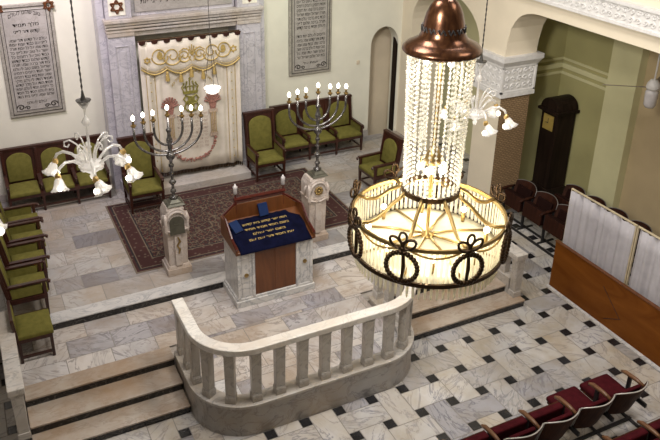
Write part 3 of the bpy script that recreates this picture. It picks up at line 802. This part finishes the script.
# ------------------------------------------------------------------ menorahs and pedestals
def pedestal(x, label, plate):
    t = thing('pedestal', label, 'pedestal', (x, 3.02, UP), 0, 'carved marble pedestals carrying the menorahs')
    obj('foot', MB().frus((0, 0), (.40, .40), (.40, .40), 0, .12).frus((0, 0), (.37, .37), (.33, .33), .12, .17), 'peds', t, .006)
    obj('shaft', MB().frus((0, 0), (.30, .30), (.33, .33), .15, .86).box(-.055, .055, -.19, -.15, .17, .84), 'peds', t, .006)
    hd = MB().prism(archpts(-.165, .165, .82, 1.20, .14), -.18, .18).frus((0, 0), (.33, .33), (.38, .38), .78, .86)
    hd.frus((0, 0), (.30, .30), (.25, .25), 1.16, 1.22)
    h = obj('head', hd, 'peds', t, .010)
    dr = MB()
    for sx in (-1, 1):
        dr.tube([(sx * .165, -.15, 1.12), (sx * .178, -.19, 1.02), (sx * .172, -.175, .90), (sx * .178, -.175, .83), (sx * .165, -.2, .78)], [.022, .032, .024, .030, .015], 8)
        dr.tube([(sx * .17, -.05, 1.06), (sx * .178, .0, .98), (sx * .178, .0, .86)], [.022, .028, .015], 8)
        dr.tube([(sx * .17, -.187, .84), (sx * .06, -.193, .80), (0, -.19, .79)], .018, 6)
    dr.tube([(.145 * math.cos(a), -.187, 1.0 + .15 * math.sin(a)) for a in [PI * k / 12 for k in range(13)]], .022, 6)
    obj('carving', dr, 'peds', t, smooth=True)
    if plate:
        obj('plate', MB().prism(archpts(-.118, .118, .76, 1.08, .11), -.212, -.187).box(-.05, .05, -.218, -.212, .93, .95), 'green_plate', t, .006)
        obj('ornament', MB().tube([(0, -.2, .70), (.03, -.2, .62), (-.02, -.2, .55), (.02, -.2, .48), (0, -.2, .40)], [.012, .02, .014, .02, .01], 6), 'brass', t)
    else:
        r = MB()
        for k in range(8): a = k * PI / 4; r.ball((.055 * math.cos(a), -.194, 1.0 + .055 * math.sin(a)), .03, 7, 5)
        r.ball((0, -.203, 1.0), .03, 8, 5)
        obj('rosette', r, 'brass', t, smooth=True)
    return t
pedestal(-2.70, 'carved marble pedestal with a dark bronze plate under the left menorah', True)
pedestal(-.21, 'carved marble pedestal with a gilt rosette under the right menorah', False)
def menorah(x, label, rz):
    t = thing('menorah', label, 'menorah', (x, 3.02, UP + 1.22), rz, 'seven-branched electric menorahs on the pedestals')
    obj('base', MB().frus((0, 0), (.30, .30), (.24, .24), 0, .035).frus((0, 0), (.2, .2), (.10, .10), .035, .085), 'green_plate', t, .006)
    pr = [(.05, .08), (.06, .11), (.03, .13), (.022, .18), (.038, .20), (.038, .23), (.02, .25), (.018, .32), (.034, .34), (.05, .37), (.034, .40), (.02, .42), (.018, .50), (.032, .52), (.032, .54), (.018, .56),
          (.018, .62), (.034, .64), (.034, .67), (.020, .69), (.022, .74), (.052, .78), (.06, .82), (.048, .86), (.024, .89), (.03, 1.03), (.04, 1.05), (.04, 1.10), (.028, 1.13), (.02, 1.20), (.035, 1.24), (.035, 1.26), (.018, 1.28), (.015, 1.45)]
    obj('stem', MB().lathe([(q[0] * 1.2, q[1]) for q in pr], n=14), 'dsilver', t, smooth=True)
    tops = [(0, 1.47)]
    for R, zc, zt in ((.22, 1.27, 1.42), (.37, 1.24, 1.41), (.52, 1.22, 1.38)):
        b = zc - (.27 if R < .3 else .34 if R < .4 else .38)
        for s in (-1, 1):
            pts = [(s * R * math.sin(a), 0, zc - (zc - b) * math.cos(a)) for a in [PI / 2 * k / 12 for k in range(13)]] + [(s * R, 0, zt)]
            obj('branch', MB().tube(pts, .019, 8), 'dsilver', t, smooth=True)
            tops.append((s * R, zt))
    cup = MB().lathe([(.012, -.02), (.03, 0), (.042, .02), (.042, .028), (.018, .03), (.016, .10), (.02, .10)], n=10)
    bulb = MB().lathe([(.012, .098), (.023, .115), (.029, .137), (.024, .16), (.011, .178), (.002, .188)], n=10, caps=False)
    c0 = None
    for x_, z_ in tops:
        if c0 is None: c0 = obj('candle_cup', cup, 'brass', t, loc=(x_, 0, z_)); b0 = obj('bulb', bulb, 'bulb', t, smooth=True, loc=(x_, 0, z_))
        else: copies(c0, [((x_, 0, z_), 0)], t); copies(b0, [((x_, 0, z_), 0)], t)
    return t
menorah(-2.67, 'tall silver menorah with seven lit bulbs on the pedestal left of the lectern', 0)
menorah(-.15, 'tall silver menorah with seven lit bulbs before the right settee', 0)

# ------------------------------------------------------------------ hanging lamp before the ark
t = thing('hanging_lamp', 'white glowing glass bowl hung on a thin cord before the ark curtain', 'lamp', (-1.41, 4.72, 2.93))
obj('bowl', MB().lathe([(.001, -.09), (.06, -.085), (.11, -.055), (.14, .0), (.15, .025), (.13, .025), (.10, -.03), (.001, -.06)], n=22, caps=False), 'lampglow', t, smooth=True)
obj('rim', MB().lathe([(.135, .0), (.146, .0), (.146, .012), (.135, .012)], n=22, caps=False), 'bronze', t)
ch = MB()
for k in range(3): a = k * 2.094 + .4; ch.tube([(.145 * math.cos(a), .145 * math.sin(a), .02), (.07 * math.cos(a), .07 * math.sin(a), .45), (0, 0, .95)], .005, 5)
obj('chain', ch, 'cord', t)
obj('cord', MB().tube([(0, 0, .93), (0, 0, HT - 2.93)], .006, 6), 'cord', t)

# ------------------------------------------------------------------ small glass chandeliers
def small_chandelier(loc, label, rz=0):
    t = thing('glass_chandelier', label, 'chandelier', loc, rz, 'small glass chandeliers with tulip shades')
    st = [(.004, -.18), (.02, -.17), (.035, -.13), (.015, -.11), (.06, -.08), (.12, -.03), (.145, .0), (.12, .03), (.03, .05), (.016, .07), (.016, .20), (.03, .22), (.016, .24), (.014, .46), (.03, .48), (.05, .52), (.03, .56), (.012, .58), (.012, .66), (.05, .72), (.075, .76), (.02, .765), (.008, .78)]
    obj('stem', MB().lathe(st, n=16), 'tulip', t, smooth=True)
    obj('cap', MB().lathe([(.012, .70), (.055, .74), (.085, .775), (.03, .78), (.018, .83), (.010, .88)], n=12), 'chrome', t)
    chn = MB()
    top = HT - loc[2]
    n = int((top - .86) / .035)
    chn.tube([(0, 0, .86 + (top - .86) * k / n) for k in range(n + 1)], [.006 if k % 2 else .012 for k in range(n + 1)], 6)
    obj('chain', chn, 'chrome', t)
    arm = MB().tube([(.08, 0, .0), (.14, 0, .06), (.22, 0, .12), (.32, 0, .14), (.40, 0, .10), (.43, 0, .04)], .017, 8)
    arm.tube([(.10 + .07 * (1 - k / 18) * math.cos(k * .5 + 2), 0, .0 - .0 + .07 * (1 - k / 18) * math.sin(k * .5 + 2)) for k in range(15)], .010, 6)
    scroll = MB().tube([(.05, 0, .04), (.07, 0, .16), (.13, 0, .27), (.20, 0, .33), (.255, 0, .315), (.26, 0, .265), (.225, 0, .25), (.205, 0, .28)], .010, 7)
    holder = MB().lathe([(.014, .02), (.03, .0), (.035, -.03), (.03, -.05)], n=10)
    ns = 10; vs = []; fs = []
    prof = [(.028, -.04), (.045, -.07), (.055, -.11), (.072, -.15), (.10, -.18)]
    for r, z in prof:
        for k in range(20):
            a = k * PI / 10; rr = r * (1 + (.18 * math.cos(6 * a) if r > .06 else 0)); vs.append((rr * math.cos(a), rr * math.sin(a), z + (.012 * math.cos(6 * a) if r > .09 else 0)))
    for j in range(len(prof) - 1):
        for k in range(20): fs.append((j * 20 + k, j * 20 + (k + 1) % 20, (j + 1) * 20 + (k + 1) % 20, (j + 1) * 20 + k))
    shade = MB().add(vs, fs)
    bulb = MB().ball((0, 0, -.165), .036, 10, 7)
    first = None
    for k in range(6):
        a = k * PI / 3
        if first is None:
            A = obj('arm', arm, 'tulip', t, smooth=True); S = obj('scroll', scroll, 'tulip', t, smooth=True)
            Hh = obj('holder', holder, 'gold', t); G = obj('tulip_shade', shade, 'tulip', t, smooth=True, solid=.004); B = obj('bulb', bulb, 'bulb', t, smooth=True)
            for o in (Hh, G, B): o.location = (.43, 0, .035); o.rotation_euler = (0, -.45, 0)
            first = True
        else:
            copies(A, [((0, 0, 0), a)], t); copies(S, [((0, 0, 0), a + .5)], t)
            q = (.43 * math.cos(a), .43 * math.sin(a), .035)
            for o in (Hh, G, B):
                copies(o, [(q, a)], t); t.children[-1].rotation_euler = (0, -.45, a)
    return t
small_chandelier((-4.17, .6, 3.72), 'small white glass chandelier hanging at the left before the settee wall', .45)
small_chandelier((1.17, .6, 3.50), 'small white glass chandelier partly hidden behind the great crystal chandelier', .2)

small_chandelier((-5.72, -.37, 3.74), 'small white glass chandelier at the left edge, only one tulip shade in view', 0.0)

# ------------------------------------------------------------------ great chandelier
BX, BY = -1.558, -2.242
t = thing('crystal_chandelier', 'great ring chandelier with copper bell, crystal curtain and bronze wreaths', 'chandelier', (BX, BY, 3.56))
def z(v): return v - 3.56
bell = [(.03, 5.945), (.06, 5.94), (.095, 5.915), (.125, 5.875), (.148, 5.82), (.165, 5.75), (.176, 5.69), (.186, 5.645), (.21, 5.605), (.26, 5.575), (.31, 5.55), (.333, 5.525), (.337, 5.508), (.325, 5.495)]
obj('bell', MB().lathe([(r, z(q)) for r, q in bell], n=40, caps=False), 'copper', t, smooth=True, solid=.012)
bn = MB()
for k in range(14):
    a = 2 * PI * k / 14
    bn.tube([(.184 * math.cos(a + q), .184 * math.sin(a + q), z(5.695) + .022 * math.sin(q * 28)) for q in [-.2 + .4 * i / 8 for i in range(9)]], .007, 5)
obj('engraved_band', bn, 'iron', t)
obj('bell_lining', MB().lathe([(.315, z(5.505)), (.22, z(5.55)), (.001, z(5.56))], n=30, caps=False), 'brass', t)
obj('chain', MB().lathe([(.035, z(5.93)), (.05, z(5.95)), (.05, z(5.99)), (.02, z(6.02)), (.02, z(HT))], n=10), 'bronze', t)
obj('stem', MB().lathe([(.018, z(5.55)), (.018, z(4.62)), (.04, z(4.60)), (.075, z(4.50)), (.08, z(4.44)), (.05, z(4.42)), (.018, z(4.40)), (.018, z(3.72)), (.06, z(3.70)), (.07, z(3.68)), (.02, z(3.66))], n=14), 'brass', t, smooth=True)
# crystal curtain: strands of beads from the bell rim to the inner ring
def strand(r0, r1, z0, z1, nb, rb, bl):
    mb = MB()
    for k in range(nb):
        f = (k + .5) / nb; r = r0 + (r1 - r0) * f
        big = (k % 4 == 0)
        b = rb * (1.35 if big else 1)
        zz = z(z0 + (z1 - z0) * f); h = abs(z1 - z0) / nb * .46
        mb.lathe([(.001, -h), (b, 0), (.001, h)], (r, 0, zz), 6, False)
    return mb
NS = 30
s0 = obj('crystal_strand', strand(.287, .252, 5.49, 4.19, 30, .0125, 0), 'crystal', t)
copies(s0, [((0, 0, 0), 2 * PI * k / NS) for k in range(1, NS)], t)
s1 = obj('inner_strand', strand(.20, .18, 5.49, 4.60, 18, .013, 0), 'crystal', t)
copies(s1, [((0, 0, 0), 2 * PI * (k + .5) / 10) for k in range(1, 10)], t)
def ringmb(r, zz, w, h, n=64): return MB().lathe([(r - w, zz - h), (r + w, zz - h), (r + w, zz + h), (r - w, zz + h), (r - w, zz - h)], n=n, caps=False)
obj('inner_ring', ringmb(.258, z(4.18), .014, .024), 'bronze', t)
RR = .712
obj('upper_ring', ringmb(RR, z(3.93), .010, .018), 'brass', t)
obj('lower_ring', ringmb(RR, z(3.58), .012, .020), 'bronze', t)
obj('glass_dish', MB().lathe([(.70, z(3.59)), (.58, z(3.615)), (.35, z(3.65)), (.06, z(3.67)), (.001, z(3.67))], n=48, caps=False), 'frost', t, smooth=True, solid=.006)
rib = MB().tube([(.06, 0, z(3.695)), (.35, 0, z(3.672)), (.68, 0, z(3.612))], .012, 6)
arm = MB().tube([(.258, 0, z(4.18)), (.31, 0, z(4.13)), (.39, 0, z(4.08)), (.46, 0, z(4.01)), (.54, 0, z(3.95)), (.62, 0, z(3.93)), (.71, 0, z(3.95))], .019, 7)
wr_ = MB(); Rw = .142
for k in range(26):
    a = 2 * PI * k / 26; wr_.ball((.742, Rw * math.cos(a), z(3.755) + Rw * math.sin(a)), .025, 6, 4, 1.1)
wr_.tube([(.742, Rw * math.cos(2 * PI * k / 24), z(3.755) + Rw * math.sin(2 * PI * k / 24)) for k in range(24)], .014, 6, True)
bow = MB()
for s in (-1, 1):
    c_, s_ = math.cos(s * .7), math.sin(s * .7)
    lp_ = [(.066 * math.cos(q), .040 * math.sin(q)) for q in [2 * PI * k / 14 for k in range(14)]]
    bow.tube([(.747, s * .062 + p[0] * c_ - p[1] * s_ * 1, z(3.99) + p[0] * s_ * s * s + p[1] * c_) for p in lp_], .013, 6, True)
    bow.tube([(.742, 0, z(3.93)), (.747, s * .05, z(3.90)), (.747, s * .09, z(3.86))], .011, 5)
bow.tube([(.75, .034 * math.cos(q), z(4.05) + .05 * math.sin(q)) for q in [2 * PI * k / 12 for k in range(12)]], .012, 6, True)
bow.ball((.747, 0, z(3.94)), .024, 7, 5)
fl = MB().tube([(.727, 0, z(4.0)), (.732, 0, z(3.93)), (.732, .012, z(3.76)), (.732, 0, z(3.58))], [.008, .016, .020, .012], 6)
swag = MB().tube([(RR * math.cos(a), RR * math.sin(a), z(3.935) - .075 * math.sin(PI * k / 12)) for k, a in [(k, PI / 4 * k / 12) for k in range(13)]], .010, 6)
bulbm = MB().ball((.56, 0, z(3.76)), .030, 9, 6)
hold = MB().lathe([(.016, z(3.62)), (.022, z(3.66)), (.018, z(3.73))], (.56, 0, 0), 8)
th0 = math.radians(-126 - 15)
P = [('radial_rib', rib, 'brass', 0), ('arm', arm, 'brass', 0), ('wreath', wr_, 'bronze', 0), ('bow', bow, 'bronze', 0), ('torch', fl, 'bronze', 0), ('swag', swag, 'gold', 0), ('lamp_holder', hold, 'brass', PI / 8), ('bulb', bulbm, 'bulb', PI / 8)]
for nm, mb, mt, off in P:
    o = obj(nm, mb, mt, t, smooth=True); o.rotation_euler = (0, 0, th0 + off)
    copies(o, [((0, 0, 0), th0 + off + k * PI / 4) for k in range(1, 8)], t)
rodm = MB().box(RR - .016, RR - .010, -.013, .013, z(3.60), z(3.91))
r0 = obj('glass_slat', rodm, 'rod', t)
NR = 92
copies(r0, [((0, 0, 0), 2 * PI * k / NR) for k in range(1, NR)], t)
drop = MB().lathe([(.001, .0), (.012, -.01), (.014, -.08), (.010, -.15), (.001, -.17)], (RR - .035, 0, z(3.575)), 6, False)
d0 = obj('glass_drop', drop, 'rod', t)
copies(d0, [((0, 0, 0), 2 * PI * (k + .5) / 80) for k in range(1, 80)], t)
# lamps inside the crystal basket
bb = MB().ball((.11, 0, z(4.40)), .035, 9, 6); bh = MB().tube([(.05, 0, z(4.46)), (.10, 0, z(4.50)), (.11, 0, z(4.43))], .009, 6)
for nm, mb, mt in (('bulb', bb, 'bulb'), ('lamp_arm', bh, 'brass')):
    o = obj(nm, mb, mt, t, smooth=True); copies(o, [((0, 0, 0), k * 2 * PI / 5) for k in range(1, 5)], t)
ub = MB().ball((.15, 0, z(5.42)), .03, 9, 6); uh = MB().tube([(.15, 0, z(5.55)), (.15, 0, z(5.45))], .014, 6)
for nm, mb, mt in (('bulb', ub, 'bulb'), ('lamp_holder', uh, 'brass')):
    o = obj(nm, mb, mt, t, smooth=True); copies(o, [((0, 0, 0), k * 2 * PI / 4) for k in range(1, 4)], t)

# ------------------------------------------------------------------ folding theatre seats
def theatre_seat(label, loc, rz, up, group, arms=(1,), W=.575, plush='red', edge='edge', veneer='seatwood', armw='armwood'):
    t = thing('theatre_seat', label, 'theatre seat', loc, rz, group)
    # faces local -y ; back at y=+.36
    vs = []; fs = []; nx, nz = 12, 6; hw = W / 2 - .012
    for layer in (0, 1):
        for j in range(nz + 1):
            f = j / nz
            for i in range(nx + 1):
                u = i / nx * 2 - 1
                zt = .80 - .035 * abs(u) ** 3
                zz = .34 + (zt - .34) * f
                vs.append((u * hw, .13 + .15 * f + .11 * (1 - u * u) + layer * .024, zz))
    o = (nx + 1) * (nz + 1)
    for j in range(nz):
        for i in range(nx): a = j * (nx + 1) + i; fs += [(a, a + 1, a + nx + 2, a + nx + 1), (o + a + 1, o + a, o + a + nx + 1, o + a + nx + 2)]
    for i in range(nx): a = nz * (nx + 1) + i; fs += [(a, a + 1, o + a + 1, o + a), (i + 1, i, o + i, o + i + 1)]
    for j in range(nz): a = j * (nx + 1); fs += [(a + nx + 1, a, o + a, o + a + nx + 1), (a + nx, a + 2 * nx + 1, o + a + 2 * nx + 1, o + a + nx)]
    bk = obj('backrest', MB().add(vs, fs), veneer, t, smooth=False)
    e = [(i / nx * 2 - 1) for i in range(nx + 1)]
    obj('back_edge', MB().tube([(-hw, .21, .42)] + [(u * hw, .292 + .11 * (1 - u * u), .802 - .035 * abs(u) ** 3) for u in e] + [(hw, .21, .42)], .009, 6), edge, bk, smooth=True)  # pale tube carrying the painted edge highlight
    obj('back_pad', MB().cbox((0, .225, .58), (W - .20, .05, .30), 0, -.28), plush, t, .015)
    if up:
        obj('seat_cushion', MB().cbox((0, .02, .50), (W - .075, .10, .30), 0, -.12), plush, t, .025)
        obj('seat_board', MB().cbox((0, -.037, .495), (W - .08, .018, .29), 0, -.12), veneer, t, .006)
    else:
        obj('seat_cushion', MB().cushion(-W / 2 + .035, W / 2 - .045, -.31, .10, .38, .11), plush, t, .02, True)
        obj('seat_board', MB().box(-W / 2 + .05, W / 2 - .05, -.28, .10, .355, .38), veneer, t)
    for s in arms:
        x = s * W / 2
        a = MB().add([], [])
        a.tube([(x, .24, .645), (x, .12, .655), (x, -.06, .64), (x, -.12, .61)], [.022, .028, .03, .02], 8)
        obj('armrest', a, armw, t, smooth=True)
        l = MB().box(x - .018, x + .018, .0, .05, .02, .62).box(x - .016, x + .016, .0, .34, .36, .42).box(x - .022, x + .022, -.08, .30, 0, .022).box(x - .016, x + .016, .18, .22, .36, .64)
        obj('leg', l, 'iron', t, .003)
    return t
g1 = 'red theatre seats of the near row facing the platform'
row1 = [(1.655, False, 'lowered red theatre seat at the free right end of the near row'), (1.08, False, 'lowered red theatre seat, second from the free right end of the near row'),
        (.505, True, 'folded-up red theatre seat beside the two lowered ones in the near row'), (-.07, True, 'folded-up red theatre seat, fourth from the right end of the near row'),
        (-.645, True, 'folded-up red theatre seat at the bottom edge, leftmost of the near row')]
for k, (x, up, lb) in enumerate(row1):
    theatre_seat(lb, (x, -2.14, 0), PI, up, g1, (1, -1) if k == 0 else (1,))
tag(obj('floor_runner', MB().box(-.95, 1.97, -2.30, -2.26, .0, .03).box(-.95, 1.97, -2.04, -2.0, .0, .025), 'iron'), 'black iron floor runner joining the feet of the near row of theatre seats', 'seat runner')
g2 = 'red theatre seats of the rearmost row at the bottom right corner'
theatre_seat('folded-up red theatre seat cut by the bottom right corner of the picture', (1.70, -2.90, 0), PI, True, g2, (1, -1))
theatre_seat('folded-up red theatre seat at the bottom edge, beside the corner seat', (1.125, -2.90, 0), PI, True, g2, (1,))
g3 = 'dark theatre seats in the side aisle before the screen'
lb3 = ['dark folded theatre seat at the pillar, first of the side aisle row', 'dark folded theatre seat, second from the pillar in the side aisle row', 'dark folded theatre seat half hidden by the cloth screen']
for k in range(3):
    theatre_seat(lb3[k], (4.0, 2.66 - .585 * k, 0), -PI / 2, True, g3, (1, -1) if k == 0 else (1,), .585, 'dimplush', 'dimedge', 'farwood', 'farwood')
tag(obj('floor_runner', MB().box(3.84, 3.88, .9, 2.98, 0, .03).box(4.1, 4.14, .9, 2.98, 0, .03), 'iron'), 'black iron floor runner under the side aisle seats', 'seat runner')
g4 = 'dark theatre seats behind the cloth screen'
lb4 = ['dark seat back showing above the far end of the cloth screen', 'second dark seat back above the cloth screen from its far end', 'third dark seat back above the cloth screen from its far end', 'dark seat back above the nearer cloth panel at the right edge']
for k in range(4):
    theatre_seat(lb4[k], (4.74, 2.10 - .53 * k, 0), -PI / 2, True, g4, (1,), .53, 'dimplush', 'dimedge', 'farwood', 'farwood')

# ------------------------------------------------------------------ partition and folding screen
pt = thing('partition', 'low orange-brown wooden partition standing on the hall floor before the cloth screen', 'partition', (3.18, .62, 0))
obj('panel', MB().box(-.02, .02, -4.2, 0, .01, .88), 'orange', pt, .004)
obj('top_strip', MB().box(-.03, .03, -4.2, .012, .875, .895), 'lectwood', pt, .004)
obj('groove', MB().prism([(-1.52, .30), (-1.505, .30), (-1.10, .66), (-1.115, .66)], -.0225, -.02, 'x').prism([(-1.52, .31), (-1.52, .30), (-1.22, .12), (-1.22, .135)], -.0225, -.02, 'x'), 'maho', pt)
struct('baseboard_partition', MB().box(3.10, 3.16, -3.6, .64, 0, .012), 'marble')
sn = thing('folding_screen', 'folding screen of gathered white cloth in thin cream frames behind the wooden partition', 'screen', (3.27, .57, 0))
L1 = 1.345
for k in range(3):
    y1 = -L1 * k - .015 * k; y0 = y1 - L1
    fr = MB().box(-.016, .016, y1 - .02, y1, 0, 1.875).box(-.016, .016, y0, y0 + .02, 0, 1.875).box(-.016, .016, y0, y1, 1.858, 1.88).box(-.016, .016, y0, y1, .12, .15)
    p = obj('screen_frame', fr, 'screenframe', sn, .004)
    vs = []; fs = []; nx = 90; nz = 6; rr = random.Random(k)
    ph = [rr.uniform(0, 6) for _ in range(4)]
    for j in range(nz + 1):
        for i in range(nx + 1):
            y = y0 + .03 + (L1 - .06) * i / nx; f = j / nz
            vs.append((-.004 + .020 * math.sin(y * 40 + ph[0] + .8 * math.sin(y * 9 + f)) + .020 * math.sin(y * 17 + ph[1] + f), y, .15 + 1.70 * f))
    for j in range(nz):
        for i in range(nx): a = j * (nx + 1) + i; fs.append((a, a + 1, a + nx + 2, a + nx + 1))
    obj('cloth_panel', MB().add(vs, fs), 'sheer', p, smooth=True, solid=.003)

# ------------------------------------------------------------------ clock
ck = thing('longcase_clock', 'tall dark longcase clock in the aisle corner behind the pillar', 'clock', (5.42, 3.26, 0))
# faces -x
obj('case', MB().box(-.22, .26, -.225, .225, .25, 1.98), 'darkwood', ck, .01)
obj('base', MB().box(-.25, .28, -.26, .26, 0, .30), 'darkwood', ck, .01)
hd = MB().prism([(-.26, 1.98), (.26, 1.98)] + arc(0, 2.03, .25, .23, 0, PI, 14), -.25, .28, 'x').box(-.29, .30, -.29, .29, 1.96, 2.02)
obj('hood', hd, 'darkwood', ck, .008)
obj('dial', MB().box(-.232, -.22, -.14, .14, 1.58, 1.90), 'dial', ck)
obj('hand', MB().cbox((-.236, .0, 1.78), (.004, .012, .10)).cbox((-.236, .03, 1.73), (.004, .08, .012)), 'ink', ck)

# ------------------------------------------------------------------ ceiling fan
fn = thing('ceiling_fan', 'ceiling fan with a pale motor and glass shade hanging in the right aisle', 'fan', (4.9, .74, 3.32))
obj('rod', MB().lathe([(.014, .08), (.014, 4.5 - 3.32)], n=8), 'fanwhite', fn)
obj('motor', MB().lathe([(.02, .14), (.06, .13), (.10, .07), (.115, .0), (.10, -.03), (.03, -.04)], n=18), 'fanwhite', fn, smooth=True)
obj('lamp_shade', MB().lathe([(.06, -.04), (.10, -.06), (.108, -.10), (.10, -.30), (.07, -.35), (.001, -.36)], n=16, caps=False), 'fanlamp', fn, smooth=True)
bl = MB().add([(.08, -.02, 0), (.08, .02, 0), (.22, .025, 0), (.22, -.025, 0)], [(0, 1, 2, 3)]).add([(.20, -.055, -.022), (.20, .055, .022), (.80, .065, .026), (.80, -.065, -.026)], [(0, 1, 2, 3)])
b0 = obj('blade', bl, 'fanblade', fn, solid=.008); b0.rotation_euler = (0, .0, 2.55)
copies(b0, [((0, 0, 0), 2.55 + k * 2 * PI / 3) for k in (1, 2)], fn)
# small wall fittings
tag(obj('wall_switch', MB().cbox((2.64, 6.69, 2.36), (.07, .025, .09)), 'tan', bevel=.004), 'small dark wall switch left of the arched doorway', 'switch')

# ------------------------------------------------------------------ lights
def area(name, loc, size, power, col, target=None, sy=None, spread=180):
    l = bpy.data.lights.new(name, 'AREA'); l.energy = power; l.color = col; l.size = size
    l.spread = math.radians(spread)
    if sy: l.shape = 'RECTANGLE'; l.size_y = sy
    o = bpy.data.objects.new(name, l); COL.objects.link(o); o.location = loc
    if target: o.rotation_euler = (Vector(target) - Vector(loc)).to_track_quat('-Z', 'Y').to_euler()
    return o
def point(name, loc, power, col, r=.05):
    l = bpy.data.lights.new(name, 'POINT'); l.energy = power; l.color = col; l.shadow_soft_size = r
    o = bpy.data.objects.new(name, l); COL.objects.link(o); o.location = loc; return o
area('ceiling_lamp', (.3, -.8, 8.85), 1.6, 200, (1, .95, .89))
area('ceiling_lamp', (1.2, -4.0, 8.85), 2.0, 90, (1, .94, .87))
area('ceiling_lamp', (-3.0, -.6, 8.85), 1.6, 235, (1, .95, .92))
area('unseen_wall_light', (-4.6, 4.2, 7.0), 1.0, 62, (1, .90, .98), (-3.5, 6.7, 3.5), spread=110)  # unseen light put in to brighten the left back wall
area('unseen_wall_light', (.6, 4.5, 6.8), .8, 13, (.92, 1, .84), (.8, 6.7, 3.3), spread=90)  # unseen greenish light added for the wall right of the ark
area('unseen_wall_light', (-5.9, -4.2, 7.8), 1.2, 96, (1, .95, .86), (3.7, 2.2, 4.0), spread=75)  # unseen light added to brighten the arcade wall
for k in range(4):
    a = th0 + PI / 8 + k * PI / 2
    point('ring_lamp', (BX + .45 * math.cos(a), BY + .45 * math.sin(a), 3.80), 6, (1, .86, .58), .06)
point('basket_lamp', (BX, BY, 4.32), 8, (1, .92, .74), .06)
point('bell_lamp', (BX, BY, 5.40), 7, (1, .93, .76), .08)
point('tulip_lamp', (-4.17, .6, 3.56), 5, (1, .96, .9), .3)
point('tulip_lamp', (1.20, .6, 3.37), 5, (1, .96, .9), .3)
for x in (-2.70, -.21): point('menorah_lamp', (x, 2.95, 3.42), 3, (1, .93, .78), .3)
w = bpy.data.worlds.new('World'); sc.world = w; w.use_nodes = True
w.node_tree.nodes['Background'].inputs[0].default_value = (.9, .88, .84, 1); w.node_tree.nodes['Background'].inputs[1].default_value = .15

# ------------------------------------------------------------------ camera
R = [[0.9013207595549376, -0.43305031086066426, 0.00939769432638432], [-0.16814681282753255, -0.3697989334680778, -0.9137698824867608], [0.3991835890052506, 0.8220195721924193, -0.40612348516120234]]
cam = bpy.data.cameras.new('camera'); co = bpy.data.objects.new('camera', cam); COL.objects.link(co)
rx, dn, fw = (Vector(r) for r in R)
m = Matrix((rx, -dn, -fw)).transposed().to_4x4(); m.translation = Vector((-5.197810045064146, -7.277044881302217, 7.257870158032464))
co.matrix_world = m
cam.sensor_width = 36; cam.lens = 738.937 / 660 * 36
cam.shift_x = 15.068 / 660; cam.shift_y = -68.265 / 660
cam.clip_start = .05
sc.camera = co
vs_ = sc.view_settings; vs_.view_transform = 'Standard'; vs_.look = 'None'; vs_.gamma = 1; vs_.use_curve_mapping = False; vs_.exposure = .5
